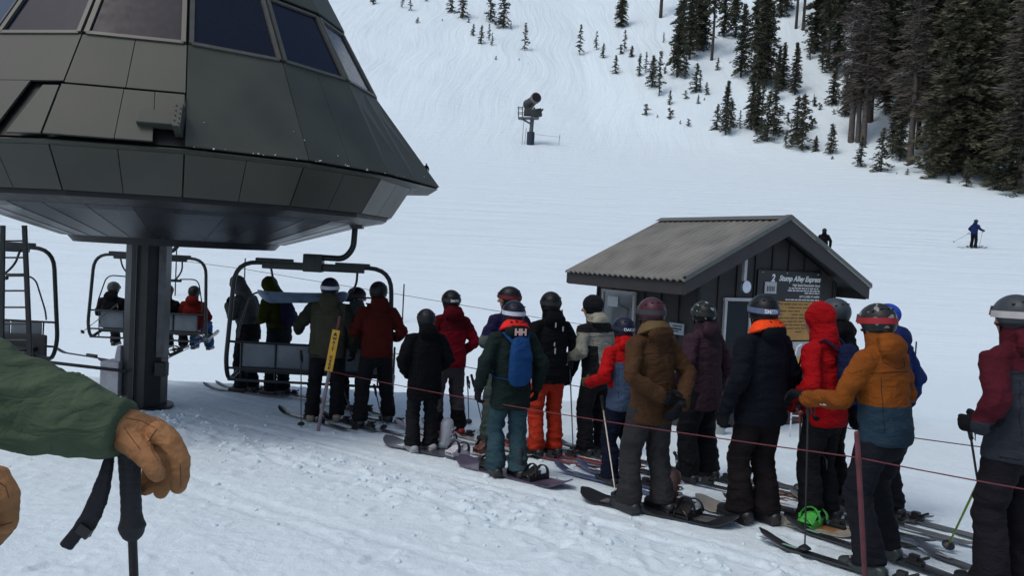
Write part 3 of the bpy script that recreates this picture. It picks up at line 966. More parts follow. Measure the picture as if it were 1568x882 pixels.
# ================================================================== CHAIRS OF THE LIFT
M_bail = simple('chair_tube', (.022, .027, .030, 1), rough=.4, metal=.5, var=.2)
M_pad = simple('chair_back_panel', (.10, .125, .15, 1), rough=.45, metal=.1, var=.25, vscale=4)
M_seatd = simple('chair_seat_pad', (.014, .016, .020, 1), rough=.6, var=.2, bump=.2)
def make_chair(label, loc, rz, neck=True):
    r = empty('lift_chair', loc, rz, label, 'chairlift chair', 'chairs of the lift')
    def arc(pts, r_=.28, n=6):
        out = [Vector(pts[0])]
        for i in range(1, len(pts) - 1):
            a, b, c = Vector(pts[i - 1]), Vector(pts[i]), Vector(pts[i + 1])
            d1 = (a - b); d2 = (c - b); q = min(r_, d1.length * .48, d2.length * .48)
            p, s = b + d1.normalized() * q, b + d2.normalized() * q
            for k in range(n + 1):
                t = k / n
                out.append(p * (1 - t) ** 2 + b * 2 * t * (1 - t) + s * t * t)
        out.append(Vector(pts[-1]))
        return out
    mb = MB()
    mb.tube(arc([(-.92, .42, -.02), (-1.06, .42, -.04), (-1.10, .0, -.17), (-1.10, -.12, .1), (-1.04, -.06, 1.45), (1.04, -.06, 1.45), (1.10, -.12, .1), (1.10, 0, -.17), (1.06, .42, -.04), (.92, .42, -.02)], .30), .030, n=10)
    mb.build('bail', M_bail, r)
    mb = MB(); mb.box((0, -.06, 1.425), (1.36, .075, .10)); mb.box((-.52, -.06, 1.49), (.50, .07, .05)); mb.box((.52, -.06, 1.485), (.46, .07, .04)); mb.build('crossbeam', M_bail, r, bevel=.012)
    mb = MB(); mb.box((0, -.06, 1.48), (.26, .16, .24)); mb.build('hanger_box', M_bail, r, bevel=.02)
    if neck:
        mb = MB(); mb.tube(arc([(.0, -.06, 1.56), (.40, -.06, 1.555), (.52, -.06, 1.70), (.53, -.06, 1.98)], .3), .040, n=12); mb.build('hanger_arm', M_bail, r)
        mb = MB(); mb.box((.53, -.06, 2.04), (.22, .16, .15)); mb.box((.50, -.06, 2.12), (.10, .30, .07)); mb.build('grip', M_bail, r, bevel=.02)
    for i in range(4):
        x = -.69 + .46 * i
        mb = MB(); mb.box((x, -.04, .205), (.445, .03, .32)); mb.build('backrest', M_pad, r, bevel=.02)
        mb = MB(); mb.box((x, .24, -.01), (.445, .46, .07)); mb.build('seat', M_seatd, r, bevel=.02)
    mb = MB()
    for z in (.02, .375): mb.tube([(-1.07, -.07, z), (1.07, -.07, z)], .016, n=8)
    mb.tube([(-1.08, -.05, -.14), (1.08, -.05, -.14)], .018, n=8)
    for x in (-.92, -.46, 0, .46, .92): mb.tube([(x, -.05, -.14), (x, -.07, .36)], .012, n=6)
    mb.build('seat_frame', M_bail, r)
    # restraint bar, raised
    for s in (-1, 1):
        mb = MB(); mb.tube(arc([(s * .58, -.02, 1.40), (s * .56, .05, 1.2), (s * .42, .12, 1.02), (s * .30, .16, 1.0)], .15), .016, n=8); mb.tube([(s * .50, .14, 1.0), (s * .26, .16, 1.0)], .028, n=8)
        mb.tube(arc([(s * .5, .14, 1.03), (s * .86, .08, 1.05), (s * .98, .0, .55), (s * .98, -.03, .42)], .14), .012, n=8)
        mb.build('restraint_bar', M_bail, r)
    return r
c1 = P(478, 500, 10.5)
chair_a = make_chair('empty four seat lift chair with pale back panels arriving behind two boarding skiers', (c1[0], 10.5, 0.0), 0)
c2 = P(229, 500, 15)
chair_b = make_chair('four seat lift chair carrying riders away behind the steel column', (c2[0], 15, -.11), radians(3), neck=True)
c3 = P(-34, 460, 11.3)
chair_c = make_chair('empty lift chair with a dark seat beside the ladder at the left edge', (c3[0], 11.3, .02), radians(180), neck=False)
mb = MB(); mb.box((0, .02, -.02), (2.05, .06, .44)); mb.build('seat_back_shell', M_seatd, chair_c, bevel=.03)
# ladder
def build_ladder():
    a0, a1 = P(4, 362, 10.6), P(2, 590, 10.6); b0, b1 = P(37, 362, 10.6), P(50, 590, 10.6)
    base = (a1 + b1) / 2; base[2] = float(T(base[0], base[1]))
    r = empty('ladder', base, 0, 'dark metal ladder rising from the snow to the underside of the terminal', 'ladder')
    for p, q in ((a0, a1), (b0, b1)):
        q = np.array([q[0], q[1], base[2] - .1]); mb = MB(); mb.tube([p - base + np.array([0, 0, .15]), q - base], (.035, .02), n=8, power=4, round_ends=False); mb.build('rail', M_bail, r)
    for i in range(9):
        t = i / 9 + .03
        mb = MB(); mb.tube([a0 + (a1 - a0) * t - base, b0 + (b1 - b0) * t - base], .014, n=6)
        mb.build('rung', M_bail, r)
build_ladder()
# haul cable from terminal uphill
mb = MB()
pts = [Vector((-6.4 - i * 1.15, 10.5 + 4.6 * i, 2.05 + i * 1.25 - .25 * sin(pi * i / 14))) for i in range(15)]
pts0 = pts[0].copy()
mb.tube([p - pts0 for p in pts], .018, n=6)
o = mb.build('haul_cable', M_dark, None, loc=pts0); tag(o, 'steel haul cable running from the terminal up the slope', 'cable')
def build_tower():
    p = pts[-1]; z = float(T(p.x, p.y))
    r = empty('lift_tower', (p.x + 1.5, p.y, z), 0, 'steel lift tower holding the haul cable far up the slope behind the terminal', 'lift tower')
    h = p.z - z + .3
    mb = MB(); mb.tube([(0, 0, -1), (0, 0, h + .4)], [.35, .25], n=16); mb.build('mast', M_steel, r)
    mb = MB(); mb.box((0, 0, h + .3), (4.0, .3, .3)); mb.build('crossarm', M_steel, r)
    for x in (-1.5, 1.5):
        mb = MB(); mb.box((x, 0, h - .05), (.2, 2.4, .14))
        for k in range(6): mb.tube([(x - .06, -1 + .4 * k, h - .17), (x + .06, -1 + .4 * k, h - .17)], .16, n=12, round_ends=False)
        mb.build('sheave_train', M_dark, r)
build_tower()

# ================================================================== SNOW GUN
def build_gun():
    g = G(812, 222); Y = g[1]; k = Y / 1200.0
    r = empty('snow_gun', g, 0, 'fan snow gun on a steel mast with a caged platform on the open slope', 'snow gun')
    r.rotation_euler = (0, 0, 0)
    def q(px, py, dy=0):   # metres at the gun's own distance
        p = P(px, py, Y); return (p[0] - g[0], dy, p[2] - g[2])
    M_gm = simple('galvanised_mast', (.10, .115, .125, 1), rough=.5, metal=.4)
    mb = MB(); mb.tube([(0, 0, -.3), q(813, 202)], .38, n=16, round_ends=False); mb.build('mast_wrap', simple('blue_black_pad', (.018, .026, .045, 1), rough=.7), r)
    mb = MB(); mb.tube([q(813, 205), q(815, 182)], .2, n=14, round_ends=False); mb.tube([q(813, 190, -.2), q(797, 181, -.2)], .09, n=8); mb.tube([q(795, 181), q(824, 181)], (.5, .1), n=8, power=4); mb.build('mast', M_gm, r)
    mb = MB()
    for x in (794, 800): mb.tube([q(x, 181, -.4), q(x, 164, -.4)], .045, n=6)
    for x in (794, 800): mb.tube([q(x, 181, .4), q(x, 164, .4)], .045, n=6)
    for y in (165, 173): mb.tube([q(793, y, -.4), q(801, y, -.4)], .04, n=6); mb.tube([q(793, y, .4), q(801, y, .4)], .04, n=6); mb.tube([q(794, y, -.4), q(794, y, .4)], .04, n=6)
    mb.build('platform_cage', M_gm, r)
    mb = MB(); p = q(808, 172); mb.box(p, (.75, .8, .62)); p = q(821, 173); mb.box(p, (1.1, .8, .75), Matrix.Rotation(-.2, 4, 'Y')); mb.tube([q(824, 176), q(831, 167)], .09, n=8); mb.build('pump_box', simple('green_black_box', (.025, .032, .030, 1), rough=.6), r, bevel=.06)
    mb = MB(); mb.tube([q(815, 182, -.3), q(818, 166, -.3)], .1, n=8); mb.build('yoke', M_gm, r)
    a = Vector(q(809, 158, .9)); b = Vector(q(821, 152, -1.0))
    mb = MB(); n = 28
    d = (b - a).normalized()
    mb.tube([a, a + d * .5, a + d * 1.6, b - d * .02], [.56, .50, .42, .50], n=n, round_ends=False); mb.build('barrel', simple('gun_barrel', (.016, .018, .020, 1), rough=.5), r)
    mb = MB(); mb.tube([b - d * .35, b + d * .02], [.52, .52], n=n, round_ends=False); mb.build('nozzle_ring', simple('pale_ring', (.15, .13, .12, 1), rough=.5), r)
    mb = MB(); mb.tube([b + d * .0, b + d * .04], [.44, .44], n=n, round_ends=False); mb.build('mouth', simple('mouth_black', (.004, .004, .005, 1), rough=.8), r)
    mb = MB(); mb.tube([a - d * .12, a + d * .05], [.44, .58], n=n, round_ends=False); mb.build('fan_guard', M_gm, r)
    # thin fence of bamboo stakes and a cord beside it
    for i, (px, py, tp_) in enumerate(((799, 222, 181), (803, 221, 196), (855, 223, 206))):
        gg = G(px, py); h = (py - tp_) / 1200 * gg[1]
        mb = MB(); mb.tube([(0, 0, -.2), (.1, 0, h)], .022, n=6)
        o = mb.build('marker_stake', M_gm, None, loc=gg); tag(o, ['tall thin stake left of the snow gun mast', 'short thin stake nearest the snow gun mast', 'thin stake standing alone right of the snow gun'][i], 'stake')
    g1, g2 = G(818, 219), G(858, 222)
    mb = MB(); mb.tube([(0, 0, .9), g2 - g1 + np.array([0, 0, .8])], .012, n=5); o = mb.build('cord', M_gm, None, loc=g1); tag(o, 'thin cord strung from the snow gun mast to a stake', 'cord')
build_gun()
# ================================================================== PEOPLE
M_skin = simple('skin', (.42, .22, .15, 1), rough=.55, var=.1, vscale=20)
M_black = simple('black_plastic', (.010, .011, .013, 1), rough=.45, var=.2)
M_blackcloth = cloth('black_cloth', [(0, (.008, .009, .011, 1))])
M_trim_hem_shade = cloth('trim_and_hem_shade', [(-9, (.012, .013, .016, 1))])
M_lens = simple('goggle_lens', (.02, .02, .03, 1), rough=.08, spec=.8)

def glove_mb(side, curl=.5, splay=.02, s=1.0):
    """a glove in hand space: fingers +Y, thumb side +X (mirrored by side), palm faces -Z; wrist at origin"""
    mb = MB()
    mb.tube([(0, -.05, 0), (0, .0, 0), (0, .05, 0), (0, .095, 0)], [(.040, .036), (.036, .028), (.046, .024), (.044, .020)], n=12)
    specs = [(.032, .098, .078), (.011, .103, .086), (-.011, .100, .080), (-.031, .092, .064)]
    for i, (x, y, L_) in enumerate(specs):
        p = Vector((x, y - .012, 0)); a = 0.15 * curl
        pts = [p.copy()]; sg = [.45, .32, .23]
        for j in range(3):
            a += curl * (1.15 if j == 0 else 1.35) * (1 + .05 * i)
            d = Vector((x * 1.2 * splay / .02 * .5, cos(a), -sin(a))).normalized()
            p = p + d * L_ * sg[j]; pts.append(p.copy())
        mb.tube(pts, [.0135, .0125, .0115, .0105], n=8)
    pts = [Vector((.030, .015, -.004)), Vector((.056, .042, -.014)), Vector((.062, .072, -.026 - .02 * curl)), Vector((.050, .094, -.040 - .03 * curl))]
    mb.tube(pts, [.018, .016, .0145, .012], n=8)
    mb.v = [(v[0] * side * s, v[1] * s, v[2] * s) for v in mb.v]
    return mb

_gl = {}
def glove_mesh(side, curl, s=1.0):
    k = (side, curl, s)
    if k not in _gl:
        _gl[k] = remesh(glove_mb(side, curl, s=s), .0055, 3)
    return _gl[k].copy()

def strap_ring(c, R, rx, ry, z, tilt, h, th=.004, a0=35, a1=325, n=40):
    mb = MB(); vs = []
    for i in range(n + 1):
        a = radians(a0 + (a1 - a0) * i / n)   # 0 = front (+Y)
        for rad_, dz in ((0, -h / 2), (th, -h / 2), (th, h / 2), (0, h / 2)):
            zz = z + dz + tilt * (1 - cos(a)) / 2
            k = sqrt(max(.05, 1 - (zz / .124) ** 2))
            v = Vector(((rx * k + rad_) * sin(a), (ry * k + rad_) * cos(a), zz))
            vs.append(Vector(c) + R @ v)
    fs = []
    for i in range(n):
        a, b = i * 4, i * 4 + 4
        for k in range(4): fs.append((a + k, a + (k + 1) % 4, b + (k + 1) % 4, b + k))
    fs += [(0, 1, 2, 3), (n * 4 + 3, n * 4 + 2, n * 4 + 1, n * 4)]
    mb.add(vs, fs)
    return mb

ARM = {  # elbow, wrist, (finger direction), (palm normal) for the right arm; x mirrored for the left
    'down': ((.285, -.03, 1.13), (.30, .07, .90), (.0, .12, -1), (-1, 0, 0)),
    'loose': ((.30, -.05, 1.14), (.31, .06, .90), (.02, .25, -1), (-1, .2, 0)),
    'pole': ((.29, -.05, 1.15), (.29, .20, 1.05), (0, 1, -.1), (-1, 0, 0)),
    'poleout': ((.33, -.03, 1.17), (.38, .24, 1.08), (.1, 1, 0), (-1, 0, 0)),
    'front': ((.28, .02, 1.14), (.12, .25, 1.10), (-.6, .8, 0), (-.3, -.9, 0)),
    'pocket': ((.30, -.04, 1.14), (.22, .13, .99), (-.4, .7, -.6), (-.8, -.4, 0)),
    'back': ((.30, -.10, 1.14), (.07, -.20, 1.00), (-.9, -.15, -.35), (0, -1, 0)),
    'back2': ((.30, -.10, 1.14), (.10, -.24, .94), (-.75, -.1, -.6), (0, 1, 0)),
    'chest': ((.26, .04, 1.16), (.10, .24, 1.28), (-.6, .5, .5), (0, -1, 0)),
    'lap': ((.27, .06, 1.14), (.17, .30, 1.08), (-.4, .9, -.1), (0, 0, -1)),
    'carry': ((.31, -.02, 1.20), (.26, .20, 1.38), (0, .4, .9), (-1, 0, 0)),
}
PEOPLE = []
def person(label, loc, rz=0, s=1.0, jacket=None, pants=None, helmet=(.012, .013, .015, 1), hat='helmet', strap=None, strap_txt=None,
           txt_col=None, lean=.06, side=0.0, armL='down', armR='down', head=(0, 0), gloves=M_blackcloth, boots='ski', boot_mat=None,
           hood='down', hem=.80, feet=None, knees=None, pz=.93, seated=False, look=None, stance=.13, lens=None, bulk=1.0, seed=None,
           detail=1.0, collar=None, group='people waiting in the lift queue', neck=None, pbulk=1.0, hoodmat=None, boot_label=None,
           arms=None, camo=None, fold=1.0, foldf=1.0, armk=1.0, stepL=0.0, stepR=0.0, bend=.05, hair=False, hand_scale=1.0):
    seed = len(PEOPLE) * 1.7 + .3 if seed is None else seed
    root = empty('person', loc, rz, label, 'person', group)
    root.scale = (s, s, s)
    PEOPLE.append(root)
    dzp = pz - .93
    def LN(p):
        x, y, z = p
        t = max(0, z - .93)
        return Vector((x + side * t, y + lean * t + lean * .5 * t * t, z + dzp))
    vox = .0115 / detail
    # joints
    if seated:
        hips = [Vector((sx * .09, .03, .95 + dzp)) for sx in (-1, 1)]
        kn = knees or [Vector((sx * .13, .50, 1.0 + dzp - .03)) for sx in (-1, 1)]
        ft = feet or [Vector((sx * .15, .56, .52 + dzp)) for sx in (-1, 1)]
    else:
        hips = [Vector((sx * .09, 0, .90)) for sx in (-1, 1)]
        ft = feet or [Vector((-stance, stepL, .09)), Vector((stance, stepR, .09))]
        kn = knees or [Vector((sx * (stance * .5 + .055), bend + f.y * .5 + .01, .49)) for sx, f in zip((-1, 1), ft)]
    sh = [LN((sx * .180 * bulk, 0, 1.375)) for sx in (-1, 1)]
    el, wr, fd, pn = [], [], [], []
    for sx, nm in ((-1, armL), (1, armR)):
        e, w, d, p = ARM[nm] if isinstance(nm, str) else nm
        el.append(LN((e[0] * sx, e[1], e[2]))); wr.append(LN((w[0] * sx, w[1], w[2])))
        fd.append(Vector((d[0] * sx, d[1], d[2])).normalized()); pn.append(Vector((p[0] * sx, p[1], p[2])).normalized())
    if arms:   # explicit joints in local space
        for i, a in arms.items():
            el[i], wr[i], fd[i], pn[i] = [Vector(q) for q in a]
            fd[i].normalize(); pn[i].normalize()
    NK = LN((0, .014, 1.455))
    yaw, pit = head
    RH = Matrix.Rotation(radians(yaw), 3, 'Z') @ Matrix.Rotation(radians(-pit), 3, 'X')
    def HD(p): return NK + RH @ Vector(p)   # relative to neck point
    HC = HD((0, .018, .160))
    # ---- body: one continuous surface
    mb = MB()
    mb.tube([LN((0, 0, z)) for z in (.88, .98, 1.10, 1.25, 1.38, 1.44)], [(.15, .10), (.145, .10), (.13, .09), (.155, .10), (.15, .085), (.08, .06)], n=16, ref=(1, 0, 0))
    for i in (0, 1):
        mb.tube([hips[i], kn[i], ft[i] + Vector((0, 0, 0))], [.082, .055, .042], n=10)
        mb.tube([ft[i] + Vector((0, -.03, -.03)), ft[i] + Vector((0, .14, -.045))], [.038, .030], n=8)
        mb.tube([sh[i] * .97 + LN((0, 0, 1.40)) * .03, el[i], wr[i]], [.052, .040, .028], n=10)
        mb.tube([wr[i], wr[i] + fd[i] * (.02 if arms else .07)], [.022, .022], n=8)
    mb.tube([LN((0, -.005, 1.42)), HD((0, .01, .09))], [.058, .052], n=12)
    bm_head = MB()
    bm_head.ball(HC, (.077, .098, .112), n=20, m=14, R=RH)
    bm_head.ball(HD((0, .035, .085)), (.056, .062, .055), n=14, m=9, R=RH)      # jaw
    bm_head.tube([HD((0, .098, .175)), HD((0, .128, .135))], [.011, .017], n=8)    # nose
    bm_head.tube([HD((-.022, .092, .097)), HD((.022, .092, .097))], .009, n=8)     # mouth
    bm_head.tube([HD((-.04, .09, .19)), HD((.04, .09, .19))], .012, n=8)
    for sx in (-1, 1): bm_head.ball(HD((sx * .080, .01, .155)), (.012, .02, .03), n=8, m=6, R=RH)
    mb.add(bm_head.v, bm_head.f)
    me = remesh(mb, .010, 3)
    finish(me, 'body', M_skin, root)
    if hat != 'helmet' or look == 'face':
        for sx in (-1, 1):
            e = MB(); e.ball(HD((sx * .031, .094, .168)), .0105, n=10, m=7); e.build('eye', M_black, root)
    # ---- trousers
    mb = MB()
    if seated:
        mb.ball((0, 0.02, .97 + dzp), (.19, .16, .12), n=18, m=10)
    else:
        mb.tube([(0, 0, .84), (0, 0, .93), LN((0, 0, 1.02))], [(.160, .130), (.160, .130), (.150, .120)], n=18, ref=(1, 0, 0))
    for i in (0, 1):
        a, k, f = hips[i], kn[i], ft[i]
        mid = (k + f) / 2 + Vector((0, -.015, 0))
        hemp = f + (f - k).normalized() * (-.00)
        fl = .100 if boots == 'ski' else .106
        mb.tube([a, a * .5 + k * .5, k, mid, hemp * .85 + mid * .15, hemp], [(.102 * pbulk, .120), (.092 * pbulk, .102), (.080 * pbulk, .088), (.080 * pbulk, .090), (fl * .90 * pbulk, fl * .95), (fl * .92 * pbulk, fl)], n=16, round_ends=False)
    me = remesh(mb, vox, 6)
    def pm(c):
        z = c[:, 2]
        m = np.ones(len(c)) * .55
        for i in (0, 1):
            k = np.array(kn[i]); f = np.array(ft[i])
            m += .9 * np.exp(-((c - k) ** 2).sum(1) / .02) + 1.1 * np.exp(-((c - f - [0, 0, .06]) ** 2).sum(1) / .02)
        return m
    wrinkle(me, .014, seed, pm, 4.5, 11)
    finish(me, 'trousers', pants or M_blackcloth, root)
    # ---- jacket
    mb = MB()
    hz = hem if not seated else .93
    B = bulk * .91
    tors = [(hz, .212, .158), (hz + .05, .214, .158), (1.0, .205, .150), (1.12, .203, .145), (1.25, .212, .148), (1.33, .200, .138), (1.39, .160, .118), (1.45, .105, .09)]
    mb.tube([LN((0, -.004, z)) if z > .93 else Vector((0, -.004, z + dzp)) for z, _, _ in tors], [(a * B, b * B) for _, a, b in tors], n=24, ref=(1, 0, 0), round_ends=False, power=2.35)
    mb.tube([LN((0, -.005, 1.43)), LN((0, .004, 1.55))], [(.092, .088), (.084, .080)], n=16, ref=(1, 0, 0))
    for i in (0, 1):
        s0 = sh[i]; inn = LN((0, 0, 1.395)) * .50 + s0 * .50
        m1 = (s0 + el[i]) / 2; m2 = (el[i] + wr[i]) / 2
        mb.tube([inn, s0, m1, el[i], m2, wr[i]], [(.070, .082), (.085 * B, .086 * B), (.078 * B * armk, .080 * B * armk), (.066 * armk, .070 * armk), (.060 * armk, .062 * armk), (.054 * armk ** .2, .054 * armk ** .2)], n=14)
    if hood == 'down':
        mb.ball(LN((0, -.105, 1.475)), (.125, .062, .082), n=16, m=10)
        mb.ball(LN((0, -.085, 1.535)), (.105, .060, .045), n=16, m=10)
    elif hood == 'up':
        mb.ball(HD((0, -.012, .185)), (.115, .122, .140), n=20, m=14, R=RH)
        mb.tube([HD((0, -.03, .12)), LN((0, -.03, 1.42))], [(.108, .105), (.125, .11)], n=16, ref=(1, 0, 0))
    me = remesh(mb, vox, 5)
    def jm(c):
        m = np.ones(len(c)) * .5
        for i in (0, 1):
            for q, wgt, rr in ((el[i], 1.2, .018), (wr[i], .6, .01), (sh[i], .5, .02)):
                m += wgt * np.exp(-((c - np.array(q)) ** 2).sum(1) / rr)
        m += .5 * np.exp(-((c[:, 2] - (hz + dzp + .12)) / .1) ** 2)
        return m
    wrinkle(me, .0135 * fold, seed + 4, jm, 5.2 * foldf, 9.5 * foldf)
    if hood == 'up':   # open the front of the hood
        c = getco(me)
        inv = np.array(RH.inverted())
        loc_ = (c - np.array(NK)) @ inv.T
        sel = (loc_[:, 1] > .045) & (loc_[:, 2] > .045) & (loc_[:, 2] < .245) & (np.abs(loc_[:, 0]) < .080)
        rim_ = ((loc_[:, 0] / .082) ** 2 + ((loc_[:, 2] - .145) / .105) ** 2)
        k = np.clip(1 - rim_, 0, 1) ** .35
        loc_[sel, 1] = loc_[sel, 1] * (1 - k[sel]) + .030 * k[sel]
        c[sel] = (loc_[sel] @ inv) + np.array(NK)
        setco(me, c)
    jo = finish(me, 'jacket', jacket or M_blackcloth, root)
    if loc[1] < 10.2 and not seated:
        from mathutils.bvhtree import BVHTree
        cj = getco(jo.data); bv = BVHTree.FromPolygons([tuple(v) for v in cj], [tuple(p.vertices) for p in jo.data.polygons])
        for line in ([(-.19, 1.31), (-.1, 1.325), (0, 1.33), (.1, 1.325), (.19, 1.31)], [(-.10, 1.44), (-.11, 1.39), (-.06, 1.355), (0, 1.345), (.06, 1.355), (.11, 1.39), (.10, 1.44)],
                     [(-.145, 1.28), (-.15, 1.1), (-.15, .9)], [(.145, 1.28), (.15, 1.1), (.15, .9)]):
            pts = []
            for (xa, za), (xb, zb) in zip(line[:-1], line[1:]):
                for k in range(6):
                    t = k / 6; q = LN((xa + (xb - xa) * t, 0, za + (zb - za) * t))
                    h = bv.ray_cast(Vector((q.x, -1.5, q.z)), Vector((0, 1, 0)))
                    if h[0] is not None: pts.append(h[0])
            ok = [p for i_, p in enumerate(pts) if i_ == 0 or abs(p.y - pts[i_ - 1].y) < .04]
            if len(ok) > 3:
                sm = MB(); sm.tube(ok, .0022, n=5); sm.build('seam', M_trim_hem_shade, jo)
    if not seated:   # hem band, its dark colour paints the drawcord's shadow; cuff tapes follow
        hb = MB(); hb.tube([LN((0, -.004, hz + .012)) if hz > .918 else Vector((0, -.004, hz + .012)), LN((0, -.004, hz + .035)) if hz > .895 else Vector((0, -.004, hz + .035))], [(.206 * B, .153 * B), (.211 * B, .157 * B)], n=32, ref=(1, 0, 0), round_ends=False, power=2.35)
        hb.build('hem', M_trim_hem_shade, jo)
    for i in (0, 1):
        if arms and i in arms: continue
        d_ = (wr[i] - el[i]).normalized()
        hb = MB(); hb.tube([wr[i] + d_ * .002, wr[i] + d_ * .05], [(.050, .050), (.044, .044)], n=16, round_ends=False); hb.build('cuff', M_trim_hem_shade, jo)
    if collar is not None:
        mb = MB(); mb.tube([LN((0, -.035, 1.475)), LN((0, -.020, 1.515)), LN((0, .0, 1.55))], [(.158, .135), (.135, .122), (.098, .094)], n=20, ref=(1, 0, 0), round_ends=False)
        me = remesh(mb, .008, 3); wrinkle(me, .004, seed); finish(me, 'collar', collar, root)
    # ---- gloves
    for i, sx in ((0, -1), (1, 1)):
        if gloves is None: continue
        nm = (armL, armR)[i]
        curl = .95 if nm in ('pole', 'poleout', 'carry') or arms and i in arms else .42
        # thumb side +X(side) ; frame: Y=fd, Z=-palm normal
        z = (-pn[i] + fd[i] * pn[i].dot(fd[i])).normalized()
        x = fd[i].cross(z)
        Mx = Matrix((x, fd[i], z)).transposed()
        me = glove_mesh(-1 if i == 1 else 1, curl)
        # for a right hand with palm towards -X and fingers +Y the thumb must point up
        c = getco(me) * 1.12 * hand_scale
        c = c @ np.array(Mx).T + np.array(wr[i] + fd[i] * .02)
        setco(me, c)
        finish(me, 'glove', gloves, root)
    # ---- headgear
    hm = simple('helmet_%d' % len(PEOPLE), tuple(x * .8 for x in helmet[:3]) + (1,), rough=.45, var=.15, vscale=8, spec=.25)
    hc = HD((0, -.004, .188))
    if camo:
        nt = hm.node_tree; b = nt.nodes['Principled BSDF']; tc = N(nt, 'ShaderNodeTexCoord')
        no = N(nt, 'ShaderNodeTexNoise'); no.inputs['Scale'].default_value = 16; no.inputs['Detail'].default_value = 1
        nt.links.new(tc.outputs['Object'], no.inputs['Vector'])
        g_ = N(nt, 'ShaderNodeMath', operation='GREATER_THAN'); g_.inputs[1].default_value = .60; nt.links.new(no.outputs['Fac'], g_.inputs[0])
        mx = N(nt, 'ShaderNodeMix', data_type='RGBA'); nt.links.new(g_.outputs[0], mx.inputs['Factor'])
        mx.inputs['A'].default_value = tuple(x * .6 for x in helmet[:3]) + (1,); mx.inputs['B'].default_value = camo
        nt.links.new(mx.outputs['Result'], b.inputs['Base Color'])
    if hat == 'helmet':
        rx, ry, rz_ = .112, .136, .120
        mb = MB(); mb.ball((0, 0, 0), (rx, ry, rz_), n=32, m=22)
        vs = []
        for v in mb.v:
            x, y, z = v
            t = (y / ry + 1) / 2
            cut = -.092 + .105 * sstep((t - .45) / .4) + (.0 if abs(x) < .09 else -.006)
            if z < cut:
                k = .93 if z > cut - .03 else .80
                x, y, z = x * k, y * k, cut + (0 if z > cut - .03 else .01)
            # crown ridges
            vs.append(hc + RH @ Vector((x, y, z)))
        mb.v = [tuple(v) for v in vs]
        h_ = mb.build('helmet', hm, root, angle=60)
        mv = MB()
        for (a_, zz) in ((150, .075), (180, .078), (210, .075), (120, .06), (240, .06)):
            a = radians(a_); kx = sqrt(1 - (zz / .120) ** 2)
            c_ = Vector((rx * kx * sin(a), ry * kx * cos(a), zz))
            mv.ball(hc + RH @ c_, (.016, .010, .006), n=8, m=5, R=RH)
        mv.build('vent', M_black, h_)
        mb = strap_ring(hc, RH, rx, ry, -.062, .0, .016, .003, 60, 300)
        mb.build('trim', M_black, h_)
        if strap is not None:
            sb = strap_ring(hc, RH, rx + .001, ry + .001, .005, -.012, .040, .004, 30, 330)
            so = sb.build('goggle_strap', simple('strap_%d' % len(PEOPLE), strap, rough=.7), h_)
            if strap_txt:
                vs, fs = text_shape(strap_txt, .042, 0, .0012, align='CENTER')
                out = []
                for v in vs:
                    a = pi - v[0] / .125
                    zz = .005 - .012 * (1 - cos(a)) / 2 + v[1] - .014
                    k = sqrt(1 - (zz / .124) ** 2)
                    out.append(hc + RH @ Vector(((rx * k + .0068) * sin(a), (ry * k + .0068) * cos(a), zz)))
                tb_ = MB(); tb_.add(out, fs)
                me = tb_.mesh('lettering'); finish(me, 'lettering', simple('strap_txt_%d' % len(PEOPLE), txt_col or (.7, .72, .75, 1), rough=.6), h_, smooth=False)
        if lens is not None:
            mb = strap_ring(hc, RH, rx * .80, ry * .86, -.045, .0, .062, .018, -42, 42)
            mb.build('goggles', lens, root)
        else:
            mb = strap_ring(hc, RH, rx * .99, ry * .985, .022, .0, .055, .014, -46, 46)
            mb.build('goggles', M_lens, root)
        cs = MB(); cs.tube([HD((-.088, .02, .13)), HD((-.055, .05, .05)), HD((0, .06, .03)), HD((.055, .05, .05)), HD((.088, .02, .13))], (.009, .003), n=6); cs.build('chin_strap', M_black, root)
    elif hat == 'beanie':
        mb = MB(); mb.ball(HD((0, .0, .205)), (.100, .118, .105), n=20, m=14, R=RH); mb.tube([HD((0, .0, .165)), HD((0, .0, .205))], [(.103, .116), (.106, .120)], n=20, ref=(1, 0, 0))
        me = remesh(mb, .006, 3); wrinkle(me, .003, seed, None, 20, 5); finish(me, 'beanie', cloth('beanie_%d' % len(PEOPLE), [(0, helmet)]), root)
    elif hat == 'cap':
        mb = MB(); mb.ball(HD((0, -.002, .205)), (.095, .112, .092), n=24, m=16, R=RH)
        mb.box(tuple(HD((0, .125, .20))), (.13, .09, .012), RH.to_4x4())
        me = remesh(mb, .006, 3); finish(me, 'cap', cloth('cap_%d' % len(PEOPLE), [(0, helmet)]), root)
    if neck is not None:
        mb = MB(); mb.tube([LN((0, .0, 1.47)), HD((0, .015, .10))], [(.082, .08), (.070, .075)], n=16, ref=(1, 0, 0)); me = remesh(mb, .008, 3); wrinkle(me, .004, seed); finish(me, 'neck_warmer', neck, root)
    if hair:
        mb = MB(); mb.ball(HD((0, -.04, .12)), (.085, .075, .12), n=16, m=10, R=RH); me = remesh(mb, .008, 2); wrinkle(me, .005, seed, None, 25, 3); finish(me, 'hair', simple('brown_hair', (.035, .02, .012, 1), rough=.7), root)
    # ---- boots
    bmt = boot_mat or M_black
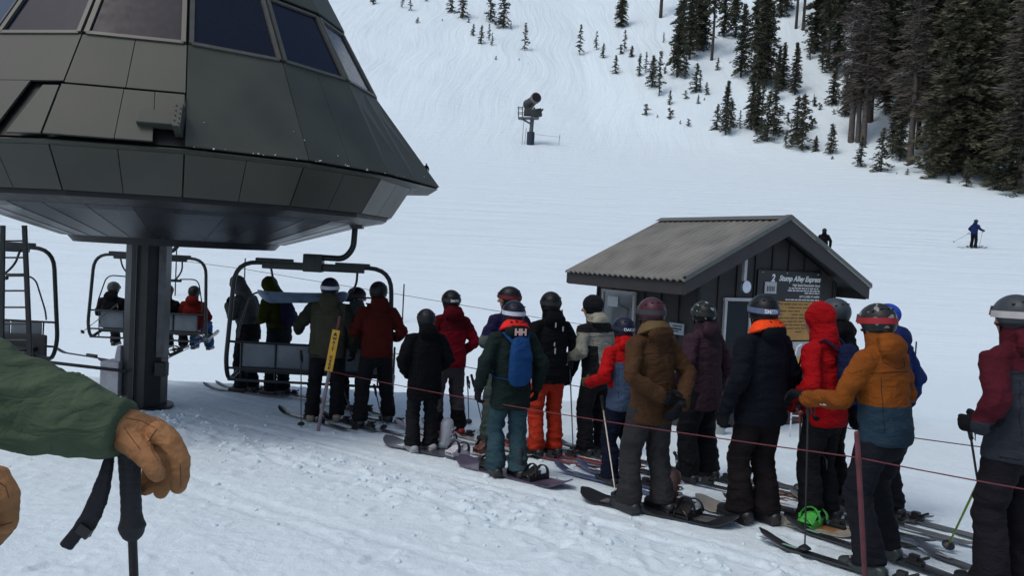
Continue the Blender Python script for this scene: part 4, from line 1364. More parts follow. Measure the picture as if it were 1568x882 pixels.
    for i in (0, 1):
        f = ft[i]; sd = (f - kn[i]).normalized() if not seated else Vector((0, .0, -1))
        b = MB()
        g0 = f.z - .07
        if boots == 'ski':
            b.tube([(f.x, f.y - .085, g0 + .045), (f.x, f.y + .05, g0 + .05), (f.x, f.y + .19, g0 + .032)], [(.050, .045), (.052, .052), (.044, .028)], n=12, power=2.8)
            up_ = -sd; b.tube([(f.x, f.y - .02, g0 + .05), f + up_ * .06 + Vector((0, -.015, 0)), f + up_ * .15 + Vector((0, -.015, 0))], [(.050, .060), (.048, .056), (.050, .058)], n=12)
            b.box((f.x, f.y + .05, g0 + .008), (.078, .315, .022))
        else:
            b.tube([(f.x, f.y - .085, g0 + .05), (f.x, f.y + .05, g0 + .055), (f.x, f.y + .17, g0 + .042)], [(.052, .048), (.056, .055), (.050, .038)], n=12)
            b.tube([(f.x, f.y - .03, g0 + .05), (f.x, f.y - .005, g0 + .26)], [(.056, .064), (.056, .066)], n=12)
            b.box((f.x, f.y + .04, g0 + .008), (.10, .30, .024))
        me = remesh(b, .009, 2)
        bo = finish(me, 'boot', bmt, root)
        bk = MB()
        if boots == 'ski':
            for (yy, zz) in ((.10, .085), (.06, .115), (.07, .20), (.09, .26)):
                bk.box((f.x, f.y + yy + .005, g0 + zz + .004), (.105, .012, .012))
            bk.build('buckle', M_buckle, bo)
        else:
            bk.tube([(f.x - .05, f.y + .05, g0 + .10), (f.x, f.y + .075, g0 + .115), (f.x + .05, f.y + .05, g0 + .10)], .006, n=6); bk.build('lace', M_buckle, bo)
    root['_feet'] = [list(ft[0]), list(ft[1])]
    return root
M_buckle = simple('boot_buckle', (.30, .31, .31, 1), rough=.35, metal=.5)

# ------------------------------------------------------------------ gear
def ski_mesh(L=1.66, wt=.062, tip=.105, tail=.09, up=.085):
    mb = MB(); n = 40; vs = []
    for i in range(n + 1):
        t = i / n; y = -L * .46 + L * t
        s1 = max(0, (t - .91) / .09); s2 = max(0, (t - .84) / .16); s0 = max(0, (.06 - t) / .06)
        w = tail + (wt - tail) * min(1, t / .45) if t < .45 else wt + (tip - wt) * min(1, (t - .45) / .40)
        w *= sqrt(max(.02, 1 - s1 ** 2.6)) * sqrt(max(.35, 1 - s0 ** 2))
        z = .008 + up * s2 ** 1.7 + .02 * s0 ** 1.5
        h = .016 * (1 - abs(t - .45)) * (1 - .5 * s1)
        for x, dz in ((-w / 2, 0), (w / 2, 0), (w / 2 * .9, h), (-w / 2 * .9, h)): vs.append((x, y, z + dz))
    fs = []
    for i in range(n):
        a, b = i * 4, i * 4 + 4
        for k in range(4): fs.append((a + k, a + (k + 1) % 4, b + (k + 1) % 4, b + k))
    fs += [(0, 1, 2, 3)[::-1], (n * 4, n * 4 + 1, n * 4 + 2, n * 4 + 3)]
    mb.add(vs, fs)
    return mb

def frame_on(A, B, lift=0.0, roll=0.0):
    A = Vector([float(v) for v in A]); B = Vector([float(v) for v in B])
    y = (B - A).normalized(); x = y.cross(Vector((0, 0, 1))).normalized(); z = x.cross(y)
    M = Matrix((x, y, z)).transposed().to_4x4()
    if roll: M = M @ Matrix.Rotation(roll, 4, 'Y')
    c = (A + B) / 2
    M.translation = c + Vector((0, 0, lift))
    return M

def Tg(x, y): return float(T(x, y))

def ski(center, ang, col, label, L=1.66, group=None, bind=True, accent=None, off=-.05):
    """a ski flat on the snow; centre = boot position in the place, ang = heading"""
    d = np.array([-sin(ang), cos(ang)])
    c = np.array([center[0], center[1]]) + d * off
    a = c - d * L * .46; b = c + d * L * .40
    A = (a[0], a[1], Tg(*a)); B = (b[0], b[1], Tg(*b))
    M = frame_on(A, B, .012)
    r = empty('ski', (0, 0, 0), 0, label, 'ski', group); r.matrix_world = M
    ski_mesh(L).build('ski_blade', simple('topsheet_%s' % (str(tuple(round(x, 3) for x in col[:3])),), col, rough=.35, var=.35, vscale=6), r, angle=60)
    if accent:
        for y0, y1 in ((.36, .60), (-.55, -.36)):
            mb = MB(); mb.add([(-.022, y0 * L, .0285), (.022, y0 * L, .0285), (.010, y1 * L * .9, .0285), (-.010, y1 * L * .9, .0285)], [(0, 1, 2, 3)])
            mb.build('graphic', simple('graphic_%s' % (str(tuple(round(x, 3) for x in accent[:3])),), accent, rough=.4), r, smooth=False)
    if bind:
        b_ = MB(); b_.box((0, .20, .040), (.055, .09, .035)); b_.box((0, .215, .062), (.07, .035, .02))
        b_.build('toe_binding', M_black, r, bevel=.005)
        b_ = MB(); b_.box((0, -.12, .040), (.055, .12, .03)); b_.box((0, -.115, .068), (.05, .06, .045)); b_.tube([(0, -.15, .06), (0, -.21, .095)], .012, n=6)
        b_.build('heel_binding', M_black, r, bevel=.005)
    return r

def skis_for(p, col, lab, ang=None, L=1.66, accent=None, group=None, labels=None, spread=None):
    a = p.rotation_euler.z if ang is None else ang
    out = []
    for i, f in enumerate(p['_feet']):
        v = p.matrix_basis @ Vector(f)
        q = np.array([v.x, v.y])
        da = (spread[i] if spread else 0)
        out.append(ski(q, a + da, col, labels[i] if labels else lab[i], L=L, accent=accent, group=group or 'skis lying on the queue snow'))
    return out

def board_mesh(L=1.5, w=.255):
    mb = MB(); n = 44; vs = []
    for i in range(n + 1):
        t = i / n; y = -L / 2 + L * t
        e = max(0, abs(t - .5) - .36) / .14
        ww = (w + .035 * min(1, (abs(t - .5) / .36) ** 2)) * sqrt(max(.01, 1 - e ** 2.4))
        z = .008 + .075 * e ** 1.6
        m = 6
        for k in range(m + 1): vs.append((ww * (k / m - .5), y, z + .011))
        for k in range(m + 1): vs.append((ww * (.5 - k / m), y, z))
    q = 14; fs = []
    for i in range(n):
        a, b = i * q, i * q + q
        for k in range(q): fs.append((a + k, a + (k + 1) % q, b + (k + 1) % q, b + k))
    fs += [tuple(range(q))[::-1], tuple(n * q + k for k in range(q))]
    mb.add(vs, fs)
    return mb

def binding(root, y, col, ang=0.0, sc=1.0, label=None, open_=True):
    M = Matrix.Translation((0, y, .018)) @ Matrix.Rotation(ang, 4, 'Z') @ Matrix.Scale(sc, 4)
    def tf(mb): mb.v = [tuple(M @ Vector(v)) for v in mb.v]; return mb
    m = simple('binding_%s' % (str(tuple(round(x, 3) for x in col[:3])),), col, rough=.4, var=.2)
    mb = MB(); mb.box((0, 0, .012), (.22, .12, .02)); mb.tube([(0, 0, .0), (0, 0, .028)], .06, n=16, round_ends=False)
    for s_ in (-1, 1): mb.box((0, s_ * .060, .03), (.24, .010, .055))
    mb.tube([(-.11 - .02 * cos(t * pi / 8), -.06 + .12 * (t / 8), .045 + .03 * sin(t * pi / 8)) for t in range(9)], .009, n=6)
    base = tf(mb).build('binding', m, root, bevel=.003)
    if label: base['label'] = label
    # highback: curved shell rising from the heel
    mb = MB(); vs = []
    nu, nv = 8, 7
    for j in range(nv + 1):
        v = j / nv; z = .045 + .075 * v; rad_ = .062 * (1 - .12 * v)
        for i in range(nu + 1):
            a = radians(-70 + 140 * i / nu)
            vs.append((-.095 - rad_ * cos(a) * .55 + .135 * v, rad_ * sin(a), z))
    k = nu + 1
    vs2 = [(x - .006, y_, z_) for x, y_, z_ in vs]
    fs = []
    for j in range(nv):
        for i in range(nu):
            a = j * k + i; fs.append((a, a + 1, a + k + 1, a + k)); b = a + len(vs); fs.append((b + k, b + k + 1, b + 1, b))
    o_ = len(vs)
    for i in range(nu): fs.append((i + 1, i, i + o_, i + 1 + o_)); t_ = nv * k + i; fs.append((t_, t_ + 1, t_ + 1 + o_, t_ + o_))
    for j in range(nv): a = j * k; fs.append((a, a + k, a + k + o_, a + o_)); a += nu; fs.append((a + k, a, a + o_, a + k + o_))
    mb.add(vs + vs2, fs)
    tf(mb).build('highback', m, base)
    for (xx, hh, fl) in ((-.055, .10, 1), (.075, .07, -1)):
        mb = MB(); pts = []
        for t in range(9):
            a = pi * t / 8
            pts.append((xx + (.03 * sin(a) if open_ else 0), -.068 * cos(a) * (1.25 if open_ else 1), .045 + hh * sin(a) * (1.05 if open_ else .9)))
        mb.tube(pts, (.020, .006), n=8, ref=(1, 0, 0)); mb.box((xx, .075, .075), (.035, .018, .03))
        tf(mb).build('strap', m if col[1] > .4 and col[0] < .1 else M_black, base)
    return base

def snowboard(tipA, tipB, col, label, bcol=(.01, .01, .012, 1), L=None, w=.255, lift=.01, graphic=None, bangs=(1.35, 1.75), roll=0, bcols=None, bpos=.27, M=None):
    A = np.array([tipA[0], tipA[1], Tg(tipA[0], tipA[1])]); B = np.array([tipB[0], tipB[1], Tg(tipB[0], tipB[1])])
    L = L or float(np.linalg.norm(B - A))
    r = empty('snowboard', (0, 0, 0), 0, label, 'snowboard')
    r.matrix_world = M if M is not None else frame_on(A, B, lift, roll)
    board_mesh(L, w).build('deck', simple('deck_%d' % len(bpy.data.objects), col, rough=.3, var=.35, vscale=5), r, angle=60)
    if graphic:
        gm = simple('board_graphic_%d' % len(bpy.data.objects), graphic, rough=.35, var=.5, vscale=14)
        mb = MB(); mb.add([(-w * .32, L * .12, .0205), (w * .30, L * .10, .0205), (w * .22, L * .34, .0205), (-w * .28, L * .35, .0205)], [(0, 1, 2, 3)]); mb.build('graphic', gm, r, smooth=False)
        mb = MB(); mb.add([(-w * .30, -L * .33, .0205), (w * .28, -L * .36, .0205), (w * .34, -L * .10, .0205), (-w * .2, -L * .12, .0205)], [(0, 1, 2, 3)])
        mb.build('graphic', gm, r, smooth=False)
    for i, sy in enumerate((-1, 1)):
        bc = bcols[i] if bcols else bcol
        if bc: binding(r, sy * bpos * min(L, 1.55) * .75, bc, bangs[i] - pi / 2)
    return r

def ski_pole(top, bot, label, col=(.02, .02, .02, 1), grip=(.012, .012, .013, 1), r_=.008, basket=True, group='ski poles in the queue', strap=True):
    top = Vector([float(v) for v in top]); bot = Vector([float(v) for v in bot])
    r = empty('ski_pole', bot, 0, label, 'ski pole', group)
    d = top - bot; L = d.length; u = d.normalized()
    mb = MB(); mb.tube([(0, 0, 0), u * .06, u * (L - .10)], [.003, r_ * .75, r_], n=8); mb.build('shaft', simple('pole_%s' % (str(tuple(round(x, 3) for x in col[:3])),), col, rough=.35, metal=.2), r)
    mb = MB(); mb.tube([u * (L - .14), u * (L - .09), u * (L - .02), u * L], [.013, .016, .015, .018], n=10); mb.build('grip', simple('grip_%s' % (str(tuple(round(x, 3) for x in grip[:3])),), grip, rough=.7), r)
    if basket:
        mb = MB(); mb.tube([u * .055, u * .065, u * .085], [.045, .042, .012], n=14, round_ends=False); mb.build('basket', M_black, r)
    if strap:
        t = u * (L - .01); mb = MB(); mb.tube([t, t + Vector((.03, -.03, -.05)), t + Vector((.035, -.04, -.13)), t + Vector((.015, -.02, -.09)), t], (.009, .002), n=6); mb.build('strap', M_black, r)
    return r

def backpack(p, col, label, w=.13, h=.36, z0=1.02, d=.11, lean=.06, strapcol=None):
    M = p.matrix_basis
    base = M @ Vector((0, -.17, z0))
    r = empty('backpack', base, p.rotation_euler.z, label, 'backpack'); r.scale = p.scale
    m = cloth('pack_' + label[:12], [(-9, col)])
    mb = MB()
    def sl(z): return lean * max(0, z + z0 - .93) * 1.1
    mb.tube([(0, sl(0) - .03, .02), (0, sl(.1) - .05, .10), (0, sl(.22) - .05, h * .65), (0, sl(h) - .03, h)], [(w * .92, d * .6), (w, d * .8), (w * .97, d * .75), (w * .75, d * .5)], n=18, ref=(1, 0, 0), power=3)
    me = remesh(mb, .009, 4); wrinkle(me, .006, 3.3)
    b = finish(me, 'bag', m, r)
    for sx in (-1, 1):
        mb = MB(); mb.tube([(sx * w * .62, sl(h) - .01, h - .01), (sx * .13, sl(h) + .10, h + .075), (sx * .145, sl(h) + .27, h - .03), (sx * .155, sl(.1) + .32, .18), (sx * .20, sl(.05) + .22, .06), (sx * .18, .12, .03), (sx * w * .9, -.02, .03)], (.022, .006), n=8)
        mb.build('strap', strapcol or m, r)
    return r

def H_at(foot, top):
    """place and size a standing figure from its feet and the top of its head"""
    g = G(*foot)
    t = P(foot[0], top, g[1])
    return g, (t[2] - g[2]) / 1.79

def C(h, k=1.55): return srgb(h, k * .72)
# ------------------------------------------------------------------ the queue, near to far
def clothc(name, hexc, k=1.55): return cloth(name, [(0, C(hexc, k))])
BLK = (.010, .011, .013, 1)
def hd(t, a):   # heading of a ski from tail pixel to tip pixel
    p, q = G(*t), G(*a); return atan2(-(p[0] - q[0]), p[1] - q[1])
def add(foot, top, label, rz=30, **kw):
    g, s = H_at(foot, top)
    return person(label, (g[0], g[1], g[2] + .0), radians(rz), s, **kw)

HQ = degrees(hd((1175, 828), (1400, 905)))
M_orange = cloth('orange_teal_jacket', [(0, C('#22333f')), (1.10, C('#85491a', 1.15))], side=[(.215, 1.5, .9, C('#85491a', 1.15), 0)])
p18 = add((1340, 869), 458, 'person in an orange jacket with a teal lower half and red goggle strap', 30, jacket=M_orange,
          pants=clothc('slate_trousers', '#17191f'), helmet=C('#2e3130'), camo=(.22, .23, .22, 1), strap=C('#8d1420'), lean=.10, armL=((.33, .08, 1.12), (.26, .40, 1.08), (-.1, 1, .05), (.6, 0, -1)), armR='front', head=(-14, 8), side=-.04, bend=.10,
          boot_mat=simple('dark_boot_shell', (.03, .04, .04, 1), rough=.4), stance=.21, stepL=-.10, stepR=.08, hem=.84, bulk=.99, pbulk=1.0)
b_ = MB(); b_.box((-.315, .20, 1.10), (.075, .10, .075)); b_.box((-.315, .20, 1.10), (.10, .03, .06)); o = b_.build('pass_holder', simple('silver_pass', (.5, .5, .52, 1), rough=.3, var=.5, vscale=30), p18, bevel=.006)
M_maroon = cloth('maroon_grey_jacket', [(0, C('#2a2e35')), (1.33, C('#43141e', 1.5))], side=[(.215, 1.5, 1.03, C('#43141e', 1.5), 0)])
p20 = add((1541, 908), 443, 'person in a maroon and grey jacket with a white goggle strap at the right edge', 22, jacket=M_maroon,
          pants=clothc('charcoal_trousers', '#1a181d'), helmet=C('#3d4348'), strap=(.42, .40, .40, 1), lean=.07, armL=((.275, -.07, 1.16), (.285, .02, 1.01), (0, 1, -.15), (-1, 0, 0)), armR='pole', head=(-6, 4), side=-.02, stance=.15, bulk=1.08, hem=.80)
p17 = add((1252, 801), 459, 'person in a red hoodie with the hood up and a navy backpack', 42, jacket=clothc('red_hoodie', '#a30e15', 1.15),
          pants=M_blackcloth, hat='none', hood='up', lean=.10, armL='pocket', armR='pocket', head=(-4, 6), side=-.03, stance=.13, gloves=clothc('red_glove', '#8e1d1f', 1.4))
p16 = add((1266, 768), 451, 'person in black with a dark grey helmet, half hidden behind the red hoodie', 35, helmet=C('#3a4248'), strap=None, lean=.05, jacket=clothc('black_jacket', '#0c0d10'), neck=M_blackcloth)
p19 = add((1348, 795), 457, 'person in a royal blue jacket and blue cap behind the orange jacket', 30, jacket=clothc('blue_jacket', '#1b2f62', .9), pants=clothc('black_trousers', '#14151a'), hat='cap', helmet=C('#26449c', 1.4), lean=.06, head=(-15, 5), armR='loose')
p15 = add((1153, 801), 444, 'person in a black jacket with a bright orange collar and a lettered strap', 32, jacket=clothc('blueblack_jacket', '#0d1018', 1.6),
          pants=clothc('umber_trousers', '#191516', 1.5), helmet=C('#15191b'), strap=C('#5b6a86', 1.2), strap_txt='SMITH', txt_col=(.65, .7, .8, 1), lean=.03, armL='loose', armR='loose', head=(-24, 0),
          boots='soft', collar=clothc('orange_collar', '#e0461c', 1.4), stance=.085, hem=.78, bulk=1.10, pbulk=1.0, hood='down', stepL=.07, stepR=-.05)
p14 = add((1068, 737), 456, 'person in a dusky purple hoodie, wide black trousers and a dark helmet', 38, jacket=clothc('purple_hoodie', '#33242c', 1.5),
          pants=M_blackcloth, helmet=C('#1c2624', 1.6), camo=(.25, .30, .30, 1), strap=(.02, .02, .022, 1), lean=.06, armL='pocket', armR='loose', head=(-20, 0), pbulk=1.35, stance=.16, hem=.72, bulk=1.02)
p13 = add((988, 786), 450, 'person in a brown jacket and grey trousers with gloved hands behind the back', 32, jacket=clothc('brown_jacket', '#45301f', 1.35),
          pants=clothc('grey_brown_trousers', '#2b2b2c', 1.6), helmet=C('#45232c', 1.5), strap=(.03, .03, .035, 1), lean=.07, armL='back', armR='back2', head=(-14, 4), boots='soft', stance=.135, stepL=.06, stepR=-.06,
          hem=.76, pbulk=1.06, bulk=1.0, collar=clothc('tan_collar', '#5a4a32', 1.5))
M_rb = cloth('red_blue_jacket', [(0, C('#3c4a60', 1.5)), (1.30, C('#b01316', 1.15))], side=[(.185, 1.5, 1.0, C('#b01316', 1.15), 0)])
p12 = add((948, 742), 481, 'shorter person in a red and slate blue jacket with a navy helmet lettered in white', 30, jacket=M_rb, pants=clothc('navy_trousers', '#0e1424', 1.6),
          helmet=C('#121a30', 1.5), strap=C('#161d33', 1.5), strap_txt='OAKLEY', lean=.10, armL='pole', armR='pocket', head=(-6, 0), gloves=clothc('brown_glove', '#4a372a'), hem=.80)
M_wb = cloth('white_black_jacket', [(0, C('#7c7d72', 1.5)), (1.36, (.012, .012, .014, 1)), (1.47, C('#8d8a7c', 1.5))], side=[(-.105, 1.30, .8, C('#7c7d72', 1.5), 0), (.105, 1.22, .8, (.012, .012, .014, 1), 0), (.205, 1.36, .8, C('#7c7d72', 1.5), 0)])
p11 = add((908, 697), 448, 'person in a cream and black jacket and black knitted hat, facing left', 40, jacket=M_wb, pants=clothc('dark_grey_trousers', '#17181b', 1.5),
          hat='beanie', helmet=BLK, lean=.14, armL='pole', armR='pocket', head=(28, 4), hem=.86, look='face')
p10 = add((834, 699), 442, 'person in a black jacket and bright orange red trousers standing on red skis', 28, jacket=clothc('black_shell', '#0a0b0e'), pants=clothc('orange_red_trousers', '#a83220', 1.25),
          helmet=C('#0f1114'), strap=(.012, .013, .015, 1), lean=.05, armL='pocket', armR='loose', head=(-16, 0), hem=.80, bulk=1.0, pbulk=.92, stance=.115)
for x, z, h in ((-.03, 1.42, .05), (.06, 1.38, .05), (-.04, 1.22, .04), (-.03, 1.15, .06)):
    mb = MB(); mb.box((x, -.160 + .06 * (z - .93), z), (.012, .006, h)); mb.build('reflective_tab', simple('reflector', (.5, .5, .5, 1), rough=.4), p10)
p9 = add((775, 732), 455, 'person in a dark green jacket with a blue backpack and white helmet band', 22, jacket=clothc('dark_green_jacket', '#16211f', 1.6), pants=clothc('teal_trousers', '#2c4249', 1.6),
         helmet=C('#15172b', 1.4), strap=(.50, .50, .58, 1), lean=.02, armL='loose', armR='loose', boots='soft', stance=.10, hem=.70, collar=clothc('red_collar', '#d92a28', 1.3), pbulk=1.0, bulk=1.02, stepL=.06, stepR=-.06, bend=.06)
mb = MB()
vs, fs = text_shape('HH', .085, 0, .006, align='CENTER')
mb.add([(v[0], -.176, 1.44 + v[1]) for v in vs], fs); mb.build('emblem', simple('pink_white_emblem', (.62, .40, .38, 1), rough=.7), p9, smooth=False)
p8 = add((770, 681), 434, 'person in a purple jacket and sage trousers looking left, behind the blue backpack', 30, jacket=cloth('purple_sage_jacket', [(0, C('#4a5351', 1.5)), (1.22, C('#1f1b38', 1.5))]), pants=clothc('sage_trousers', '#3f4b45', 1.5),
         helmet=C('#14161a', 1.4), strap=C('#5c1114'), lean=.02, armL='front', armR='pole', head=(40, 0), stance=.19, hem=.80, pbulk=1.15, look='face')
M_red2 = cloth('crimson_jacket', [(0, C('#6a0818', 1.4)), (1.28, C('#47060f', 1.5))])
p7 = add((683, 668), 440, 'person in a crimson jacket with a darker yoke and grey trousers', 28, jacket=M_red2, pants=cloth('grey_panel_trousers', [(0, C('#121217', 1.4)), (.32, C('#3c3a3d', 1.5))]), helmet=C('#131619', 1.4), strap=(.02, .02, .023, 1),
         strap_txt='SMITH', lean=.05, armL='pocket', armR='pocket', head=(-4, 0), boot_mat=simple('red_black_boot', (.20, .015, .015, 1), rough=.4), hem=.84, stance=.16, stepL=-.03)
p6 = add((645, 692), 469, 'short person in a long black jacket standing on a white edged snowboard', 26, jacket=clothc('ink_jacket', '#07090d', 1.4), pants=M_blackcloth, helmet=C('#1c1e22', 1.4), lean=.06, armL='pocket', armR='pocket', boots='soft', hem=.66,
         boot_mat=simple('pale_boot', (.30, .31, .33, 1), rough=.6), stance=.12, bulk=1.08)
p5 = add((572, 651), 427, 'person in a rust red jacket with the hood down beside the arriving chair', 22, jacket=clothc('rust_jacket', '#3e120d', 1.6), pants=M_blackcloth, helmet=C('#101314'), strap=None, lean=.07, armL='front', armR='pole', head=(-8, 4), stance=.20, hem=.84, stepL=-.12, stepR=.12)
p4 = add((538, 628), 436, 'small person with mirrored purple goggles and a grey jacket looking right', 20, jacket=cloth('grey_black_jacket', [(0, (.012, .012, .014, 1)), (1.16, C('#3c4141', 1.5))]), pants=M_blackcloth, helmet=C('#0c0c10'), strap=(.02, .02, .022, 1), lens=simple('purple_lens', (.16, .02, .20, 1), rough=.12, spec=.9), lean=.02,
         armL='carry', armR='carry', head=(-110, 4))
p3 = add((496, 646), 421, 'person in an olive grey jacket and white goggle band by the yellow sign', 8, jacket=cloth('olive_jacket', [(0, C('#37372c', 1.6))], side=[(.20, 1.5, .6, C('#23251f', 1.5), 0)]), pants=M_blackcloth,
         helmet=C('#11162b', 1.5), strap=(.45, .48, .52, 1), lean=.05, armL='poleout', armR='loose', stance=.15, bulk=1.10, hem=.80, boot_mat=simple('beige_boot', (.22, .19, .13, 1), rough=.5), stepL=-.03, stepR=.03)
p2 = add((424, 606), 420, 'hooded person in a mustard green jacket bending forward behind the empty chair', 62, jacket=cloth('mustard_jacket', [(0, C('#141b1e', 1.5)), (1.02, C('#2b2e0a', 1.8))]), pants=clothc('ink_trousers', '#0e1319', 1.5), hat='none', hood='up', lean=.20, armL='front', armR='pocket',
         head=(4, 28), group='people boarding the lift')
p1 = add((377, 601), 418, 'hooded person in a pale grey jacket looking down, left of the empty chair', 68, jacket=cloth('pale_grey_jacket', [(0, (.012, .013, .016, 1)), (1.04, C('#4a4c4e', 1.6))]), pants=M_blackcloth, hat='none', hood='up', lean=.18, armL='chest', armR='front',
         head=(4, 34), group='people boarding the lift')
backpack(p17, C('#121a36', 1.6), 'navy backpack worn by the person in the red hoodie', w=.125, h=.38, z0=1.03, lean=.10)
backpack(p9, C('#163a66', 1.5), 'bright blue backpack worn over the dark green jacket', w=.115, h=.40, z0=.98, d=.09, lean=.02)
backpack(p2, C('#1d1a33', 1.6), 'small purple backpack on the mustard green jacket', w=.12, h=.34, z0=1.06, d=.09, lean=.20)
print('people', time.time() - T0)

# ------------------------------------------------------------------ skis
dk = (.018, .020, .024, 1)
def two(p, desc, col, accent=None, ang=None, L=1.62, spread=None):
    skis_for(p, col, ['left ' + desc, 'right ' + desc], ang=None if ang is None else radians(ang), L=L, accent=accent, spread=spread)
two(p18, 'black ski with pale green marks under the person in orange and teal', dk, (.20, .34, .28, 1), ang=36, L=1.72, spread=(.05, -.04))
two(p20, 'slate grey ski under the person at the right edge', (.06, .065, .075, 1), (.3, .3, .32, 1), ang=24, L=1.7)
two(p17, 'dark ski under the person in the red hoodie', dk, (.2, .2, .2, 1), ang=48, L=1.6)
two(p16, 'slim grey ski under the grey helmeted person', (.05, .05, .055, 1), None, ang=44, L=1.6)
two(p19, 'grey ski under the person in royal blue', (.10, .105, .11, 1), None, ang=38, L=1.6)
two(p14, 'thin black ski under the purple hoodie', dk, (.4, .12, .05, 1), ang=44, L=1.65, spread=(.06, -.06))
two(p12, 'ski with a blue tip under the short person in red and blue', (.07, .09, .17, 1), (.5, .5, .55, 1), ang=40, L=1.5, spread=(.05, -.02))
two(p11, 'dark ski under the cream and black jacket', dk, None, ang=44, L=1.6)
two(p10, 'red edged ski under the orange red trousers', (.17, .022, .02, 1), (.02, .02, .02, 1), ang=-128 + 180, L=1.65, spread=(-.06, .02))
two(p8, 'white ski under the person in purple', (.30, .30, .32, 1), (.05, .05, .06, 1), ang=40, L=1.5)
two(p7, 'pale ski under the crimson jacket', (.25, .25, .27, 1), (.16, .02, .02, 1), ang=42, L=1.6, spread=(.05, 0))
two(p5, 'black ski under the rust red jacket', dk, None, ang=50, L=1.6)
two(p4, 'short black ski under the person in purple goggles', dk, None, ang=44, L=1.4)
two(p3, 'black ski under the olive grey jacket', dk, (.2, .2, .2, 1), ang=44, L=1.65, spread=(.04, 0))
two(p2, 'dark ski under the mustard green jacket', dk, (.15, .2, .3, 1), ang=64, L=1.6)
two(p1, 'grey ski under the pale grey hood', (.08, .085, .09, 1), (.3, .3, .3, 1), ang=66, L=1.6)

# snowboards lie on the snow, nose and tail taken where they rest
def gp(px, py): g = G(px, py); return (g[0], g[1])
sb1 = snowboard(gp(1122, 809), gp(897, 765), (.022, .024, .028, 1), 'black snowboard with a brown buckled binding under the brown jacket', bcols=[(.012, .010, .010, 1), (.014, .014, .015, 1)], L=1.36, graphic=(.10, .10, .10, 1))
sb2 = snowboard(gp(1305, 822), gp(1084, 778), (.42, .38, .30, 1), 'tan nosed pale snowboard with bright green bindings', bcols=[(.07, .42, .07, 1), (.10, .24, .17, 1)], L=1.38, graphic=(.30, .14, .05, 1))
sb3 = snowboard(gp(858, 748), gp(717, 714), (.085, .070, .11, 1), 'dusky purple snowboard with a black open binding under the teal trousers', L=1.36, bcols=[(.012, .012, .013, 1), (.02, .02, .02, 1)])
sb4 = snowboard(gp(738, 708), gp(602, 682), (.06, .06, .07, 1), 'white edged dark snowboard with a white binding under the short person in black', L=1.42, bcols=[(.55, .57, .60, 1), (.3, .31, .33, 1)], graphic=(.5, .52, .55, 1))
sb5 = snowboard(gp(760, 700), gp(668, 680), (.50, .51, .53, 1), 'white snowboard with brown and white bindings lying beyond the dark one', L=1.40, bcols=[(.12, .05, .035, 1), (.45, .46, .48, 1)])
# board carried level at shoulder height behind the olive jacket
ca, cb = P(532, 459, 10.35), P(392, 456, 10.35)
sb6 = snowboard((0, 0), (0, 1), (.12, .17, .25, 1), 'pale blue snowboard carried level at shoulder height behind the olive jacket', L=float(np.linalg.norm(cb - ca)), w=.24, bcol=None, bcols=[None, None],
                graphic=(.06, .10, .20, 1), M=frame_on(ca, cb, 0, radians(36)))
# a tall brown boot standing in the empty binding of the brown jacket's board is part of the gear on it
def loose_boot(g, col, label, rz):
    r = empty('snowboard_boot', g, rz, label, 'boot')
    b = MB(); b.tube([(0, -.08, .05), (0, .06, .055), (0, .17, .045)], [(.052, .048), (.056, .055), (.048, .038)], n=12); b.tube([(0, -.03, .05), (0, -.01, .28)], [(.062, .070), (.068, .075)], n=12)
    finish(remesh(b, .009, 2), 'shell', simple('boot_%s' % str(col[:3]), col, rough=.5), r)
    mb = MB()
    for z in (.12, .17, .22): mb.tube([(-.066, .0, z), (-.04, .07, z + .005), (0, .088, z + .01), (.04, .07, z + .005), (.066, 0, z)], (.014, .004), n=8)
    mb.build('strap', simple('boot_strap_white', (.5, .5, .48, 1), rough=.6), r)
    mb = MB(); mb.box((0, .04, .008), (.10, .29, .02)); mb.build('sole', M_black, r, bevel=.005)
g = G(1028, 786); loose_boot((g[0], g[1], g[2] + .03), (.06, .025, .02, 1), 'brown boot with pale straps on the black snowboard beside the grey trousers', radians(-60))
g = G(684, 690); loose_boot((g[0], g[1], g[2] + .02), (.5, .52, .55, 1), 'white boot standing between the crimson jacket and the white snowboard', radians(-50))

# ------------------------------------------------------------------ poles
def polep(tpx, Yt, bpx, label, **kw):
    t = P(tpx[0], tpx[1], Yt); b = G(*bpx)
    return ski_pole(t, b, label, **kw)
Y18 = p18.location.y; Y20 = p20.location.y
polep((1238, 607), Y18 + .25, (1232, 853), 'black ski pole held upright in front of the orange jacket', col=(.02, .02, .02, 1))
polep((1258, 692), p17.location.y + .05, (1286, 796), 'silver ski pole leaning across the black trousers of the red hoodie', col=(.35, .34, .33, 1))
polep((1226, 632), p17.location.y + .35, (1222, 752), 'ski pole with a red grip held by the person in the red hoodie', col=(.05, .05, .05, 1), grip=(.45, .08, .06, 1))
polep((1482, 640), Y20 + .15, (1521, 893), 'black ski pole held by the person at the right edge', col=(.02, .02, .022, 1))
polep((1535, 660), Y20 + .1, (1449, 842), 'lime and black ski pole slanting behind the person at the right edge', col=(.20, .32, .03, 1), r_=.009)
polep((872, 545), p11.location.y - .1, (878, 700), 'thin grey ski pole planted left of the cream and black jacket', col=(.10, .10, .11, 1))
polep((921, 608), p12.location.y + .1, (944, 766), 'pale patterned ski pole held by the short person in red and blue', col=(.33, .31, .28, 1))
polep((1033, 694), p14.location.y - .2, (1053, 733), 'short visible ski pole between grey and black trousers', col=(.16, .10, .07, 1))
polep((461, 538), p3.location.y + .15, (461, 656), 'thin ski pole in the left hand of the olive jacket', col=(.06, .06, .065, 1))
polep((524, 590), p3.location.y + .35, (545, 659), 'thin ski pole planted right of the yellow sign post', col=(.05, .05, .055, 1))
